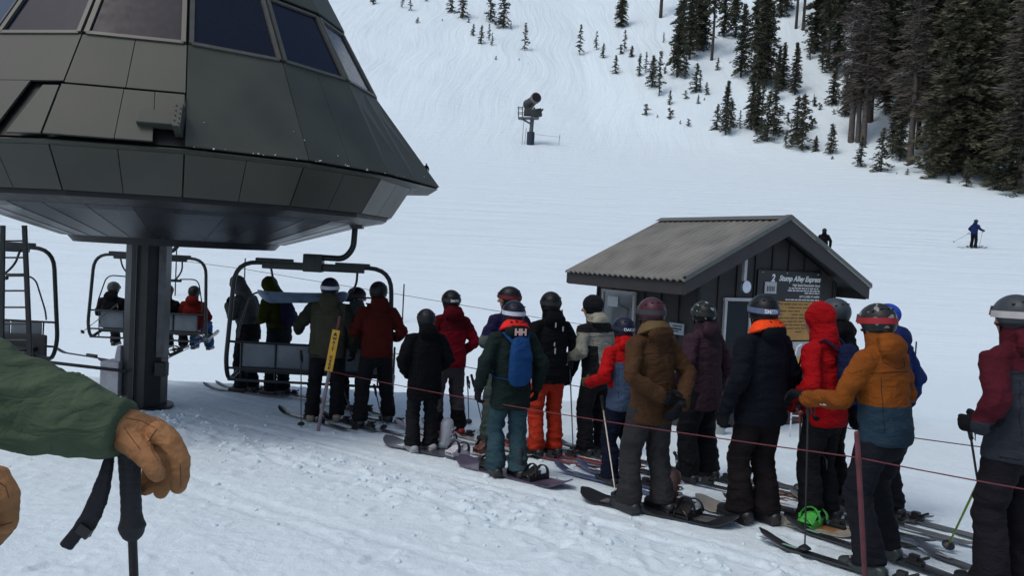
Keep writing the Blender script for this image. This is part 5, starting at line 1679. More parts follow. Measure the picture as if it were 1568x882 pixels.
polep((573, 590), p5.location.y + .1, (589, 660), 'thin ski pole between the legs of the rust red jacket', col=(.05, .05, .055, 1))
polep((641, 560), p6.location.y + .5, (626, 640), 'ski pole planted between the rust red and black jackets', col=(.04, .04, .045, 1))
polep((722, 575), p7.location.y + .25, (741, 660), 'ski pole planted right of the crimson jacket', col=(.04, .04, .045, 1))
polep((716, 578), p7.location.y + .4, (718, 650), 'second ski pole close beside the crimson jacket', col=(.03, .03, .032, 1))

# ------------------------------------------------------------------ riders on the chair
Mb = chair_b.matrix_basis
def rider(x, label, jm, helmet, look=(0, 0), s=1.0, **kw):
    v = Mb @ Vector((x, .16, .03))
    return person(label, v, chair_b.rotation_euler.z, s, seated=True, pz=.06, jacket=jm, helmet=helmet, head=look, armL='lap', armR='lap', group='riders seated on the departing chair', **kw)
r1 = rider(-.80, 'rider in black with a silver grey helmet at the left end of the departing chair', clothc('rider_black', '#0d0e11'), C('#4a4c4c', 1.5), (-6, 8), lean=.06)
r2 = rider(-.30, 'rider in dark clothes mostly hidden left of the steel column', clothc('rider_ink', '#101116'), C('#15171a'), (0, 0), lean=.05)
r3 = rider(.25, 'rider in black mostly hidden right of the steel column', clothc('rider_ink2', '#0c0d10'), C('#15171a'), (0, 0), lean=.0)
r4 = rider(.76, 'rider in dark red jacket and blue trousers, right end of the departing chair', clothc('rider_red', '#4f0f0c', 1.6), C('#131516'), (10, 0), lean=-.02, pants=clothc('rider_blue', '#18395e', 1.6))
def board_at(a, b, **kw):
    return a, b
# snowboard on the right hand rider, slanting
a, b = P(252, 551, 14.6), P(329, 514, 14.3)
snowboard((0, 0), (0, 1), (.10, .11, .12, 1), 'grey snowboard hanging from the feet of the rider in red', L=1.45, w=.25, M=frame_on(a, b, -.02, radians(12)), bcols=[(.01, .01, .012, 1), (.04, .12, .26, 1)], graphic=(.04, .05, .06, 1))
for i, (a, b, lb) in enumerate(((P(177, 554, 14.6), P(98, 541, 14.9), 'slim dark ski dangling below the left rider, tip to the left'), (P(216, 548, 14.3), P(152, 555, 15.2), 'second dark ski dangling below the left rider'))):
    r = empty('ski', (0, 0, 0), 0, lb, 'ski', 'skis of the riders'); r.matrix_world = frame_on(a, b, 0)
    ski_mesh(1.45).build('ski_blade', simple('rider_ski', dk), r, angle=60)
    q = MB(); q.box((0, -.05, .045), (.06, .22, .05)); q.build('toe_binding', M_black, r, bevel=.006)
ski_pole(P(180, 466, 14.8), P(123, 511, 14.9), 'ski pole lying across the lap of the left rider', group='ski poles of the riders')

# ------------------------------------------------------------------ far skiers
def far(foot, top, label, rz, **kw):
    g = G(*foot); s = (P(foot[0], top, g[1])[2] - g[2]) / 1.86
    return person(label, g, radians(rz), s, group='skiers out on the open slope', **kw)
g45 = G(1490, 381)
f1 = far((1490, 380), 333, 'skier in a blue jacket crossing the open slope with poles', -62, jacket=clothc('skier_blue', '#16264f', 1.5), pants=M_blackcloth, helmet=C('#1a2a3a'), lean=.12, armL='poleout', armR='poleout', hem=.84)
skis_for(f1, dk, ['far ski of the skier in blue on the slope', 'near ski of the skier in blue on the slope'], ang=radians(-75), group='skis of the slope skiers')
ski_pole(P(1505, 352, g45[1] - .3), P(1499, 380, g45[1] - .3), 'upright ski pole in front of the skier in blue', group='ski poles of the slope skiers', col=(.2, .2, .2, 1), r_=.010)
ski_pole(P(1484, 357, g45[1] + .1), P(1459, 371, g45[1] + .1), 'trailing ski pole behind the skier in blue', group='ski poles of the slope skiers', col=(.2, .2, .2, 1), r_=.010)
f2 = far((1259, 405), 346, 'skier in black seen just above the right slope of the hut roof', -20, jacket=clothc('skier_black', '#0c0c10'), helmet=BLK, lean=.06, armL='loose', armR='loose')
skis_for(f2, dk, ['left ski of the skier in black behind the hut roof', 'right ski of the skier in black behind the hut roof'], ang=radians(-40), group='skis of the slope skiers')
f3 = far((652, 272), 248, 'distant skier in black at the right tip of the terminal rim', 10, jacket=clothc('skier_black2', '#0c0c10'), helmet=(.3, .3, .3, 1), lean=.1)
skis_for(f3, dk, ['left ski of the distant skier at the terminal rim', 'right ski of the distant skier at the terminal rim'], group='skis of the slope skiers')

# ------------------------------------------------------------------ posts, ropes, sign
M_rope = simple('faded_red_rope', (.12, .022, .03, 1), rough=.8, var=.3, vscale=30)
M_rope2 = simple('dark_rope', (.05, .025, .03, 1), rough=.8, var=.3, vscale=30)
gr = G(1325, 893); tr = P(1312, 664, gr[1] - .05)
rp = empty('rope_post', gr, 0, 'faded red post standing in front of the person in orange and teal', 'post')
mb = MB(); d = tr - gr; mb.tube([-.05 * d, d * .5, d], .0165, n=12); mb.build('shaft', simple('faded_red_post', (.10, .020, .028, 1), rough=.6, var=.4, vscale=9), rp)
mb = MB()
for t in (.82,): mb.tube([d * (t - .02), d * (t + .02)], .019, n=12, round_ends=False)
mb.build('rope_clip', simple('post_band', (.09, .02, .025, 1), rough=.6), rp)
gy = G(487, 660); ty = P(517, 503, gy[1])
yp = empty('sign_post', gy, 0, 'grey post with a yellow WAIT HERE plate in front of the olive jacket', 'sign')
d = ty - gy
mb = MB(); mb.tube([-.1 * d, d * .7], .022, n=12); mb.build('shaft', simple('grey_post', (.20, .17, .18, 1), rough=.6, var=.25), yp)
mb = MB(); mb.tube([d * .7, d * 1.11], .017, n=10); mb.build('post_top', simple('dark_red_post_top', (.12, .03, .03, 1), rough=.6), yp)
# plate along the post
u = Vector(d).normalized(); xr = Vector((1, 0, 0)); xr = (xr - u * xr.dot(u)).normalized(); nrm = xr.cross(u)
Mp = Matrix((xr, nrm * -1, u)).transposed()
cplate = Vector(P(509, 537, gy[1] - .035)) - Vector(gy)
hh = .50
mb = MB(); mb.box(cplate, (.092, .012, hh), Matrix((xr, -nrm, u)).transposed()); o = mb.build('plate', simple('yellow_plate', (.62, .34, .02, 1), rough=.5, var=.12), yp, bevel=.004)
fr_n = nrm if nrm.y < 0 else -nrm
mb = MB()
zt = .155
def onplate(x, z): return cplate + xr * x + u * z + fr_n * .0085
mb.add([onplate(-.026, zt + .025), onplate(.026, zt + .025), onplate(0, zt + .072)], [(0, 1, 2)])
for i, chh in enumerate('WAIT HERE'):
    if chh == ' ': continue
    vs, fs = text_shape(chh, .047, 0, .0025, align='CENTER')
    z0 = zt - .025 - i * .0445
    mb.add([onplate(v[0], z0 + v[1]) for v in vs], fs)
mb.build('lettering', M_black, yp, smooth=False)
def rope(pts, mat, label, r=.006, sag=.04):
    p0 = Vector(pts[0]); out = []
    for a, b in zip(pts[:-1], pts[1:]):
        a, b = Vector(a), Vector(b)
        for k in range(12):
            t = k / 12; q = a * (1 - t) + b * t; q.z -= sag * 4 * t * (1 - t) * (b - a).length / 4; out.append(q - p0)
    out.append(Vector(pts[-1]) - p0)
    mb = MB(); mb.tube(out, r, n=6); o = mb.build('rope', mat, None, loc=p0); tag(o, label, 'rope', 'ropes along the queue'); return o
ra = P(507, 569, gy[1]); rb = P(1313, 701, gr[1] - .03)
rm = ra * .46 + rb * .54
rope([ra, rb], M_rope, 'faded red rope from the yellow sign post to the red post', .0045, .03)
rope([rb, P(1640, 762, 4.35)], M_rope, 'faded red rope running from the red post out of the right edge', .0045, .02)
# back line of the queue, with its own thin posts
k0, k1, k2 = P(604, 541, 11.6), P(1128, 628, 9.6), P(1640, 702, 7.0)
rope([k0, k1], M_rope2, 'dark rope along the far side of the queue, left length', .006, .03)
rope([k1, k2], M_rope2, 'dark rope along the far side of the queue, right length', .006, .03)
for q, lb in ((k0, 'thin dark post at the far left end of the back rope'), (k1, 'thin dark post of the back rope behind the purple hoodie')):
    zz = Tg(q[0], q[1]); mb = MB(); mb.tube([(0, 0, -.1), (0, 0, q[2] - zz + .08)], .016, n=8); o = mb.build('rope_post', M_dark, None, loc=(q[0], q[1], zz)); tag(o, lb, 'post')
# boundary line across the slope beyond the lift
bl = [P(270, 398, 27), P(375, 412, 26.5), P(618, 452, 25.5), P(860, 492, 24.5), P(1400, 567, 23), P(1700, 606, 22)]
for i, (a, b) in enumerate(zip(bl[:-1], bl[1:])):
    o = rope([a, b], M_rope2, ['far boundary line, stretch seen between the riders and the grey hood', 'far boundary line, stretch above the empty chair', 'far boundary line, stretch behind the crimson jacket', 'far boundary line, stretch behind the hut', 'far boundary line, stretch at the right of the hut'][i], .009, .01)
    o['group'] = 'boundary line across the slope'
for i, q in enumerate(bl):
    zz = Tg(q[0], q[1]); h = max(.8, q[2] - zz + .35)
    mb = MB(); mb.tube([(0, 0, -.3), (0, 0, h)], .022, n=8)
    o = mb.build('boundary_pole', M_dark, None, loc=(q[0], q[1], zz)); tag(o, 'thin dark pole carrying the boundary line across the lower slope', 'pole', 'poles of the boundary line')

# ------------------------------------------------------------------ companion in the foreground: green sleeve, tan gloves
s0 = 1.03
cx, cy = -1.52, 1.30
M_green = cloth('green_jacket', [(-9, C('#3a4637', 2.1))])
M_leather = simple('tan_leather', (.27, .135, .060, 1), rough=.8, var=.3, vscale=18, bump=.5, bscale=90, spec=.15)
M_seam = simple('leather_seam', (.11, .045, .018, 1), rough=.8)
root_z = Tg(cx, cy) + .06
Mc = Matrix.Translation((cx, cy, root_z)) @ Matrix.Rotation(-pi / 2, 4, 'Z') @ Matrix.Scale(s0, 4)
Mi = Mc.inverted()
def loc_(p): return Mi @ Vector([float(v) for v in p])
wl_ = P(128, 645, 1.47); el_ = P(-170, 560, 1.50)
wr_ = P(-150, 735, 1.06); er_ = P(-560, 640, 1.06)
comp = person('person in a green jacket and tan leather gloves leaning on a pole, left edge', (cx, cy, root_z), -pi / 2, s0, jacket=M_green, pants=M_blackcloth, helmet=C('#2a2c2e'), lean=.03, gloves=None, detail=1.9,
              arms={0: (loc_(el_), loc_(wl_), (0, 1, 0), (0, 0, -1)), 1: (loc_(er_), loc_(wr_), (0, 1, 0), (0, 0, -1))}, armk=1.58, group='people in the foreground', bulk=1.05, fold=1.5, foldf=1.9)
two(comp, 'black ski under the companion at the left edge', dk, None, ang=-90, L=1.7)
cf = MB()
cf.tube([loc_(P(60, 628, 1.475)), loc_(P(120, 643, 1.472)), loc_(P(160, 652, 1.47)), loc_(P(186, 658, 1.468))], [.070, .066, .058, .0535], n=28, round_ends=False)
cf.tube([loc_(P(186.5, 658, 1.468)), loc_(P(188, 658.3, 1.468))], [.0535, .045], n=28, round_ends=False)
me = remesh(cf, .005, 3); wrinkle(me, .006, 5, None, 14, 20)
finish(me, 'cuff', M_green, comp)
def place_glove(mb, name, seams, label=None):
    me = remesh(mb, .0022, 3)
    c = getco(me); n = getno(me)
    d = .0011 * (1 - 2 * np.abs(noise3(c * [34, 34, 60]))) + .0014 * noise3(c * 22 + 3)
    c = c + n * d[:, None]
    setco(me, [tuple(Mi @ Vector(v)) for v in c])
    o = finish(me, name, M_leather, comp)
    if label: o['label'] = label
    if seams:
        from mathutils.bvhtree import BVHTree
        bv = BVHTree.FromPolygons([tuple(v) for v in c], [tuple(p.vertices) for p in me.polygons])
        for line in seams:
            s_ = MB(); pts = []
            for a, b in zip(line[:-1], line[1:]):
                for k in range(8):
                    q = Vector(a) * (1 - k / 8) + Vector(b) * (k / 8)
                    dr = (q - Vector((0, 0, CAMZ))).normalized()
                    h = bv.ray_cast(q - dr * .3, dr)
                    if h[0] is not None: pts.append(Mi @ (h[0] - dr * .0002))
            if len(pts) > 2: s_.tube(pts, .0008, n=6); s_.build('seam', M_seam, o)
    return o
def hp(px, py, Y): return tuple(P(px, py, Y))
mb = MB()
# palm and back of the hand
mb.tube([hp(150, 648, 1.47), hp(170, 652, 1.472), hp(188, 655, 1.475), hp(212, 662, 1.485), hp(236, 668, 1.50), hp(252, 675, 1.50)],
        [(.034, .036), (.037, .041), (.038, .041), (.037, .042), (.033, .046), (.026, .044)], n=18, ref=(0, 0, 1))
# index finger, hanging over
mb.tube([hp(243, 662, 1.462), hp(264, 680, 1.455), hp(277, 706, 1.452), hp(277, 728, 1.455), hp(273, 744, 1.462)], [.0215, .0200, .0175, .0165, .0145], n=14)
# middle, ring, little
mb.tube([hp(246, 670, 1.505), hp(264, 700, 1.515), hp(261, 728, 1.510), hp(250, 744, 1.500), hp(246, 754, 1.495)], [.0205, .0185, .0165, .0150, .0138], n=14)
mb.tube([hp(238, 680, 1.545), hp(250, 712, 1.555), hp(240, 738, 1.548), hp(224, 749, 1.54)], [.019, .0175, .0150, .0135], n=14)
mb.tube([hp(228, 688, 1.575), hp(234, 712, 1.588), hp(224, 734, 1.585), hp(212, 742, 1.58)], [.017, .017, .0145, .0125], n=12)
# thumb on the near side
mb.tube([hp(196, 672, 1.455), hp(216, 692, 1.435), hp(233, 712, 1.42), hp(241, 726, 1.418)], [.026, .0215, .0175, .0150], n=14)
place_glove(mb, 'glove', [[hp(193, 640, 1.4), hp(218, 645, 1.4), hp(240, 657, 1.4)], [hp(240, 657, 1.4), hp(230, 672, 1.4), hp(232, 690, 1.4), hp(244, 708, 1.4)],
                          [hp(276, 712, 1.4), hp(277, 752, 1.4)], [hp(190, 655, 1.4), hp(205, 676, 1.4), hp(216, 690, 1.4)]], 'tan leather glove with fingers draped over the pole grip')
# other hand, at the very edge of the picture
mb = MB()
mb.tube([hp(-110, 740, 1.06), hp(-70, 750, 1.06), hp(-35, 762, 1.06)], [(.040, .045), (.040, .048), (.036, .05)], n=18, ref=(0, 0, 1))
mb.tube([hp(-40, 735, 1.03), hp(-8, 738, 1.02), hp(8, 760, 1.02), hp(8, 800, 1.025)], [.024, .021, .018, .0155], n=14)
mb.tube([hp(-40, 755, 1.06), hp(-6, 765, 1.06), hp(6, 790, 1.06), hp(-4, 815, 1.06)], [.022, .020, .018, .0155], n=14)
mb.tube([hp(-40, 775, 1.09), hp(-8, 790, 1.09), hp(0, 812, 1.09), hp(-14, 826, 1.09)], [.020, .020, .017, .015], n=14)
mb.tube([hp(-40, 790, 1.11), hp(-14, 800, 1.12), hp(-10, 822, 1.12), hp(-26, 834, 1.12)], [.018, .018, .015, .013], n=14)
mb.tube([hp(-90, 760, 1.02), hp(-60, 780, 1.0), hp(-35, 800, .99), hp(-20, 815, .99)], [.025, .022, .019, .016], n=14)
place_glove(mb, 'glove', [[hp(-20, 728, 1.0), hp(8, 745, 1.0), hp(14, 765, 1.0)], [hp(0, 806, .99), hp(20, 800, .99)]], None)
# pole and grip under the hand
def fore_pole(a, b, label, strap_pts=None):
    a, b = Vector([float(v) for v in a]), Vector([float(v) for v in b])
    r = empty('ski_pole', b, 0, label, 'ski pole', 'ski poles of the companion')
    d = a - b; L = d.length; u = d.normalized()
    mb = MB(); mb.tube([(0, 0, 0), u * .05, u * .6, u * (L - .1)], [.003, .0065, .0085, .0085], n=12); mb.build('shaft', simple('fore_pole_shaft', (.016, .013, .016, 1), rough=.3, metal=.3, var=.5, vscale=20), r)
    g_ = MB()
    prof = [(.176, .0235), (.171, .0262), (.164, .0235), (.15, .0198), (.13, .0192), (.11, .0190), (.08, .0195), (.05, .0205), (.03, .0215), (.01, .0235), (.0, .021)]
    g_.tube([u * (L - q) for q, _ in prof], [w for _, w in prof], n=24)
    me = remesh(g_, .003, 2); c = getco(me); n = getno(me)
    an = np.arctan2(c[:, 1], c[:, 0]); d_ = .0003 * np.sin(c[:, 2] * 420) + .0005 * noise3(c * 60)
    setco(me, c + n * d_[:, None]); finish(me, 'grip', simple('foam_grip', (.012, .013, .018, 1), rough=.75, bump=.3, bscale=200), r)
    mb = MB(); mb.tube([u * .05, u * .06, u * .08], [.05, .046, .012], n=16, round_ends=False); mb.build('basket', M_black, r)
    if strap_pts:
        mb = MB(); pts = [Vector(q) - b for q in strap_pts]
        ws = [.005, .006, .010, .013, .013, .012, .014][:len(pts)]
        mb.tube(pts, [(w, .0035) for w in ws], n=12, ref=(.8, .55, .2), power=4)
        pts2 = [p + Vector((.002 + .001 * i, .010, -.003 * i)) for i, p in enumerate(pts)]
        mb.tube(pts2[:6], [(w * .8, .003) for w in ws[:6]], n=12, ref=(.5, .8, .1), power=4)
        me = remesh(mb, .0028, 2); wrinkle(me, .0016, 2, None, 30, 30)
        finish(me, 'strap', simple('strap_webbing', (.010, .011, .015, 1), rough=.8, bump=.4, bscale=120), r)
        mb = MB(); mb.box(pts[5] + Vector((.012, -.004, 0)), (.026, .010, .022), Matrix.Rotation(.6, 3, 'Y').to_4x4()); mb.build('buckle', M_black, r, bevel=.002)
    return r
pt = P(199, 684, 1.505); pb = pt + np.array([.045, .02, -1.22]); pb[2] = Tg(pb[0], pb[1]) - .02
pa = P(197, 672, 1.505)
# direction taken from where the shaft leaves the frame
low = P(205, 882, 1.49); dd_ = (low - pa) / np.linalg.norm(low - pa)
t_ = (Tg(low[0], low[1]) - .02 - pa[2]) / dd_[2]; pb = pa + dd_ * t_
fore_pole(pa, pb, 'black ski pole with a foam grip and loose strap under the tan gloved hand',
          [hp(172, 684, 1.49), hp(165, 702, 1.475), hp(159, 728, 1.465), hp(150, 758, 1.46), hp(138, 786, 1.46), hp(121, 812, 1.46), hp(101, 838, 1.46)])
pa2 = P(-60, 760, 1.07); pb2 = pa2 + np.array([.03, .0, -1.0]); pb2[2] = Tg(pb2[0], pb2[1]) - .02
fore_pole(pa2, pb2, 'black ski pole under the second gloved hand just outside the left edge')
for p in PEOPLE:
    if '_feet' in p: del p['_feet']
print('gear', time.time() - T0)
# ================================================================== TREES
M_needle = simple('pine_needles', (.070, .074, .052, 1), rough=.75, var=.5, vscale=.9, spec=.15)
M_needle2 = simple('grey_pine_needles', (.12, .105, .092, 1), rough=.8, var=.45, vscale=.9, spec=.1)
M_needle3 = simple('olive_pine_needles', (.085, .082, .055, 1), rough=.8, var=.5, vscale=.7, spec=.1)
M_bark = simple('pine_bark', (.060, .045, .038, 1), rough=.9, var=.4, vscale=3)
M_barkr = simple('grey_bark', (.10, .085, .075, 1), rough=.9, var=.4, vscale=3)
def tree_mesh(H, rad, bare=.12, nb=60, seg=6, seed=0, droop=.35, dens=1.0, sparse=0.0, dead=False, top_pow=.8, tip=.25):
    r = random.Random(seed)
    tk = MB()
    bend = [(r.uniform(-.02, .02) * H * k, r.uniform(-.02, .02) * H * k) for k in (0, .3, .6, 1)]
    tr = max(.035, H * .0125)
    tk.tube([(bend[i][0], bend[i][1], z * H) for i, z in enumerate((-.04, .33, .66, .99))], [tr * 1.15, tr * .85, tr * .5, tr * .08], n=8)
    vs, fs = [], []
    def leaf(c, d, ln, wd):
        n = Vector((r.uniform(-1, 1), r.uniform(-1, 1), r.uniform(-1, 1))); s_ = d.cross(n)
        if s_.length < 1e-3: return
        s_.normalize(); o = len(vs)
        vs.extend([tuple(c - d * ln * .5 - s_ * wd * .25), tuple(c - d * ln * .1 + s_ * wd * .5), tuple(c + d * ln * .5), tuple(c - d * ln * .1 - s_ * wd * .5)])
        fs.append((o, o + 1, o + 2, o + 3))
    for i in range(nb):
        t = (i + r.random()) / nb
        if r.random() < sparse: continue
        z = H * (bare + (1 - bare) * t ** .92)
        u = (z / H - bare) / (1 - bare)
        L = rad * ((1 - u) ** top_pow * (1 - .35 * max(0, .25 - u) / .25) + .04) * r.uniform(.55, 1.15)
        a = r.uniform(0, 2 * pi)
        pitch = -droop + u * (.9 + droop) * .8 + r.uniform(-.15, .15)
        d0 = Vector((cos(a), sin(a), 0))
        px = bend[0][0] * 0
        base = Vector((bend[2][0] * z / H, bend[2][1] * z / H, z))
        if L > .25 * rad: tk.tube([base, base + d0 * L * .8 + Vector((0, 0, L * .8 * sin(pitch)))], [tr * .22, tr * .06], n=4, round_ends=False)
        m = max(2, int(seg * L / rad * 1.6 + 1))
        lf = rad * tip
        for j in range(m):
            s_ = (j + .6) / m
            bend_ = pitch - s_ * s_ * .25
            c = base + d0 * (L * s_) + Vector((0, 0, L * s_ * sin(bend_)))
            for q in range(max(1, int((2 if dead else 4) * dens))):
                ca = a + r.uniform(-1.0, 1.0) * (1.0 if s_ < .85 else .5)
                dd = Vector((cos(ca), sin(ca), r.uniform(-.55, .35))).normalized()
                off = Vector((r.uniform(-1, 1), r.uniform(-1, 1), r.uniform(-.8, .6))) * lf * .42
                k = r.uniform(.6, 1.2)
                leaf(c + off, dd, lf * k * (1.3 if dead else 1.0), lf * k * (.13 if dead else .34))
    # leader
    for j in range(6): leaf(Vector((bend[3][0], bend[3][1], H * (.94 + .012 * j))), Vector((r.uniform(-.3, .3), r.uniform(-.3, .3), 1)).normalized(), rad * tip * .8, rad * tip * .2)
    cr = MB(); cr.v = vs; cr.f = fs; cr.mi = [0] * len(fs)
    return tk, cr
PROTO = {}
def proto(kind, variant):
    key = (kind, variant)
    if key in PROTO: return PROTO[key]
    sd = sum(map(ord, kind)) + variant * 17
    if kind == 'small': tk, cr = tree_mesh(4, 1.2, .04, 60, 5, sd, .25, 1.2, .10, tip=.28); m, b = M_needle, M_bark
    elif kind == 'thin': tk, cr = tree_mesh(5, 1.0, .12, 46, 5, sd, .2, 1.0, .2, tip=.34); m, b = M_needle, M_bark
    elif kind == 'tall': tk, cr = tree_mesh(16, 2.9, .08, 170, 6, sd, .35, 1.0, .05, tip=.26); m, b = M_needle, M_bark
    elif kind == 'broad': tk, cr = tree_mesh(22, 4.4, .05, 300, 9, sd, .45, 1.3, .0, tip=.17); m, b = M_needle3, M_bark
    elif kind == 'trunked': tk, cr = tree_mesh(24, 3.0, .42, 130, 6, sd, .30, 1.0, .05, tip=.22); m, b = M_needle, M_bark
    elif kind == 'dead': tk, cr = tree_mesh(24, 3.0, .22, 210, 10, sd, .25, 1.3, .05, dead=True, tip=.26); m, b = M_needle2, M_barkr
    elif kind == 'bush': tk, cr = tree_mesh(1.2, .6, .02, 16, 3, sd, .0, 1.1, .0, tip=.45, top_pow=.5); m, b = M_needle, M_bark
    a = cr.mesh('crown'); a.materials.append(m)
    t = tk.mesh('trunk'); t.materials.append(b); t.polygons.foreach_set('use_smooth', [True] * len(t.polygons))
    Hh = {'small': 4, 'thin': 5, 'tall': 16, 'broad': 22, 'trunked': 24, 'dead': 24, 'bush': 1.2}[kind]
    PROTO[key] = (t, a, Hh)
    return PROTO[key]
NT = [0]
def tree(px, py, hpx, kind, variant=None, label=None, g=None, Hm=None, group=None, wide=1.0):
    NT[0] += 1
    v = variant if variant is not None else NT[0] % 4
    t, a, Hh = proto(kind, v)
    if g is None: g = G(px, py)
    Hm = Hm if Hm else hpx / 1200 * g[1] / 1.0
    s = Hm / Hh
    nm = 'pine_shrub' if kind == 'bush' else 'pine_tree'
    gz = float(Tn(np.array([g[0]]), np.array([g[1]]))[0])
    r = empty(nm, (g[0], g[1], gz - .05), random.uniform(0, 6.28), label or LAB[kind], 'shrub' if kind == 'bush' else 'tree', group or GRP[kind])
    r.scale = (s * wide, s * wide, s)
    for n_, me in (('trunk', t), ('crown', a)):
        o = bpy.data.objects.new(n_, me); COL.objects.link(o); o.parent = r
    return r
LAB = {'small': 'small young pine with gappy dark branches standing on the snow slope', 'thin': 'thin scraggly young pine with gappy branches on the snow slope', 'tall': 'tall narrow dark green pine on the forested slope',
       'broad': 'big broad dark olive conifer at the right end of the forest', 'trunked': 'tall dark pine with a long bare lower trunk on the forested slope', 'dead': 'tall grey brown half dead pine in the forest edge',
       'bush': 'low dark pine shrub poking out of the snow'}
GRP = {'small': 'small young pines on the slope', 'thin': 'thin young pines on the slope', 'tall': 'tall dark pines of the forest', 'broad': 'broad conifers of the forest', 'trunked': 'bare trunked tall pines', 'dead': 'half dead tall pines', 'bush': 'shrubs poking from the snow'}
ORD = ['first', 'second', 'third', 'fourth', 'fifth', 'sixth', 'seventh', 'eighth', 'ninth', 'tenth', 'eleventh', 'twelfth', 'thirteenth', 'fourteenth', 'fifteenth', 'sixteenth', 'seventeenth',
       'eighteenth', 'nineteenth', 'twentieth', 'twenty-first', 'twenty-second', 'twenty-third', 'twenty-fourth', 'twenty-fifth', 'twenty-sixth', 'twenty-seventh', 'twenty-eighth']
KW = {'small': ('small bushy pine', 'small bushy pines'), 'thin': ('thin gappy young pine', 'thin young pines'), 'bush': ('low dark shrub', 'low shrubs'), 'tall': ('tall narrow pine', 'tall narrow pines'),
      'trunked': ('tall bare trunked pine', 'bare trunked pines'), 'dead': ('grey brown half dead pine', 'half dead pines'), 'broad': ('broad olive conifer', 'broad conifers')}
def plant(lst, cf, zone, wide=lambda k: 1.0):
    for k in KW:
        sel = sorted([t for t in lst if t[3] == k], key=lambda t: t[0])
        for i, (x, y, h, _) in enumerate(sel):
            where = ORD[i] + ' from the left' if len(sel) > 1 else 'the only one'
            tree(*cf(x, y), h / SC[cf], k, label='%s, %s of its kind %s' % (KW[k][0], where, zone), wide=wide(k))
def c4(x, y): return 960 + x / 3.675, y / 3.675
def c5(x, y): return 1240 + x / 2.94, y / 2.94
def c3(x, y): return 540 + x / 3.564, y / 3.564
SC = {c3: 3.564, c4: 3.675, c5: 2.94}
L3 = [(112, 20, 60, 'bush'), (270, 48, 80, 'thin'), (312, 62, 95, 'thin'), (540, 80, 130, 'small'), (600, 108, 160, 'small'), (632, 125, 25, 'bush'), (355, 125, 30, 'bush'), (490, 118, 12, 'bush'), (750, 118, 150, 'small'), (822, 158, 200, 'small'),
      (862, 165, 45, 'thin'), (658, 195, 65, 'small'), (700, 242, 100, 'small'), (760, 256, 70, 'thin'), (742, 225, 90, 'thin'), (938, 285, 150, 'thin'), (1238, 318, 165, 'thin'), (1328, 285, 100, 'thin'), (1365, 340, 80, 'small'), (1480, 300, 118, 'thin'), (1460, 312, 50, 'bush'),
      (1520, 330, 65, 'small'), (1432, 422, 100, 'small'), (1560, 438, 110, 'thin'), (782, 335, 22, 'bush'), (907, 345, 12, 'bush'), (956, 365, 7, 'bush'), (712, 652, 6, 'bush'), (400, 8, 40, 'bush')]
plant(L3, c3, 'above the snow gun')
L4 = [(205, 242, 60, 'thin'), (25, 336, 62, 'small'), (68, 450, 125, 'thin'), (104, 432, 118, 'thin'), (140, 505, 180, 'small'), (180, 545, 250, 'thin'), (212, 436, 40, 'bush'), (150, 470, 120, 'thin'), (280, 458, 420, 'tall'), (325, 465, 140, 'thin'), (350, 352, 480, 'tall'), (300, 300, 420, 'tall'), (400, 290, 420, 'tall'), (430, 300, 400, 'tall'),
      (475, 352, 620, 'trunked'), (510, 405, 72, 'small'), (240, 596, 82, 'small'), (108, 646, 62, 'bush'), (170, 656, 18, 'bush'), (240, 666, 60, 'bush'), (328, 566, 46, 'bush'), (388, 532, 165, 'small'), (410, 525, 120, 'thin'), (446, 540, 72, 'small'), (400, 590, 52, 'small'), (436, 570, 16, 'bush'), (300, 690, 20, 'bush'), (345, 702, 44, 'bush'),
      (555, 745, 300, 'tall'), (505, 718, 145, 'small'), (585, 700, 150, 'small'), (636, 705, 105, 'thin'), (640, 442, 400, 'tall'), (545, 200, 300, 'tall'), (610, 205, 260, 'small'), (700, 712, 330, 'tall'), (728, 732, 300, 'tall'), (755, 700, 240, 'thin'), (790, 772, 280, 'small'), (825, 740, 250, 'small'), (770, 492, 620, 'tall'), (745, 480, 560, 'tall'), (720, 300, 400, 'tall'),
      (850, 512, 250, 'tall'), (875, 500, 260, 'tall'), (835, 560, 200, 'thin'), (945, 522, 290, 'tall'), (985, 822, 310, 'small'), (950, 760, 240, 'small'), (895, 808, 105, 'thin'), (930, 790, 60, 'bush'), (1062, 832, 92, 'small'), (1150, 850, 170, 'small'), (1085, 600, 40, 'bush'), (1052, 578, 70, 'thin'), (875, 632, 55, 'bush'), (908, 668, 55, 'bush'), (1100, 382, 190, 'thin'),
      (1135, 352, 520, 'trunked'), (1160, 570, 190, 'small'), (1030, 330, 220, 'thin'), (950, 172, 600, 'trunked'), (990, 182, 640, 'trunked'), (860, 100, 360, 'tall'), (610, 100, 300, 'tall'), (1155, 885, 20, 'bush'), (1165, 630, 30, 'bush'), (1100, 250, 380, 'tall'), (900, 60, 300, 'tall')]
plant(L4, c4, 'in the middle grove')
tree(*c4(190, 86), 150, 'trunked', 1, 'thick bare trunk of a big pine alone high on the open slope', wide=1.3)
tree(*c3(1465, 152), 68, 'broad', 1, 'broad dark pine alone near the top of the open slope', wide=1.0)
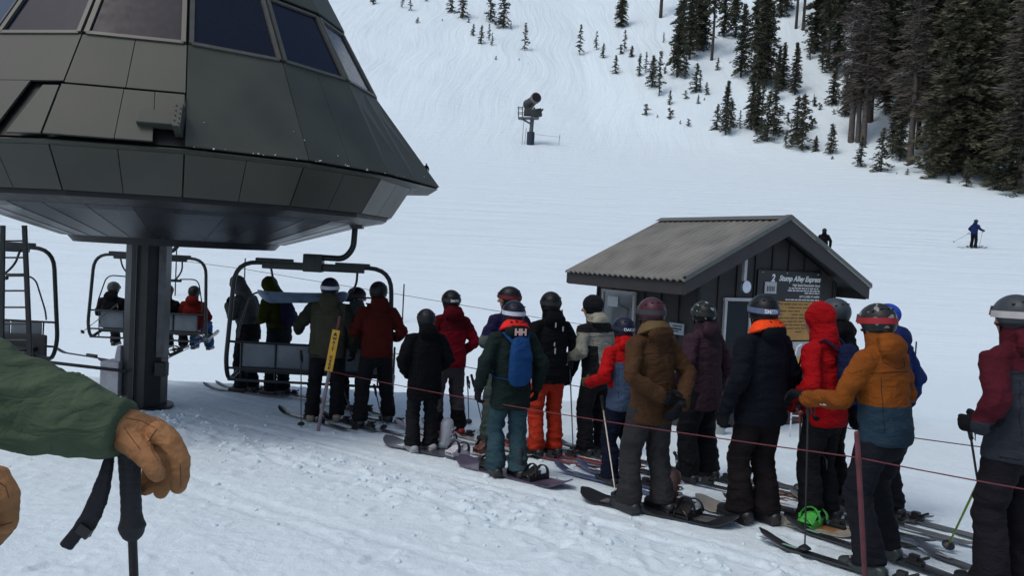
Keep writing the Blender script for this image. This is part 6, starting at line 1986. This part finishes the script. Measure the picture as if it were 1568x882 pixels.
L5 = [(105, 452, 150, 'small'), (55, 302, 130, 'thin'), (82, 282, 520, 'trunked'), (20, 240, 420, 'tall'), (120, 320, 450, 'tall'), (185, 626, 900, 'dead'), (218, 628, 760, 'dead'), (240, 640, 880, 'dead'), (160, 520, 230, 'tall'), (190, 500, 260, 'tall'), (272, 550, 880, 'trunked'), (230, 746, 140, 'small'), (320, 770, 195, 'small'),
      (440, 786, 28, 'bush'), (392, 782, 10, 'bush'), (104, 706, 14, 'bush'), (20, 460, 40, 'bush'), (380, 748, 10, 'bush'), (405, 718, 260, 'tall'), (372, 690, 240, 'tall'), (450, 728, 920, 'dead'), (484, 668, 760, 'trunked'), (538, 802, 125, 'small'), (622, 826, 50, 'small'), (705, 842, 115, 'small'),
      (600, 770, 620, 'tall'), (640, 785, 1000, 'broad'), (700, 795, 1050, 'broad'), (590, 700, 500, 'tall'), (660, 700, 900, 'broad'), (750, 768, 700, 'trunked'), (806, 722, 820, 'trunked'), (830, 858, 160, 'small'), (862, 862, 150, 'small'), (900, 858, 230, 'tall'), (950, 872, 1150, 'dead'), (975, 868, 1000, 'broad'),
      (28, 662, 66, 'small'), (104, 678, 130, 'thin'), (5, 570, 60, 'bush'), (340, 520, 300, 'tall'), (350, 440, 700, 'tall'), (520, 540, 700, 'tall'), (560, 520, 800, 'trunked'), (770, 560, 800, 'broad'), (880, 560, 800, 'tall'), (940, 640, 800, 'tall'), (300, 420, 620, 'tall'), (430, 560, 600, 'tall'), (840, 660, 500, 'tall')]
plant(L5, c5, 'in the right forest', lambda k: 1.12 if k in ('dead', 'broad') else 1.0)
# forest continuing uphill and out to the right
rf = random.Random(11)
n = 0
while n < 52:
    px, py = rf.uniform(1235, 1760), rf.uniform(-150, 235)
    if py > 200 and px < 1500: continue
    if py > (px - 1150) * .55 + 20: continue
    if px < 1330 and rf.random() < .6: continue
    try: g = G(px, py)
    except Exception: continue
    if g[1] > 300 or g[1] < 60: continue
    k = rf.choice(['tall', 'tall', 'trunked', 'broad', 'tall', 'dead'])
    tree(0, 0, 0, k, rf.randrange(4), g=g, Hm=rf.uniform(16, 27))
    n += 1
print('trees', NT[0], time.time() - T0)
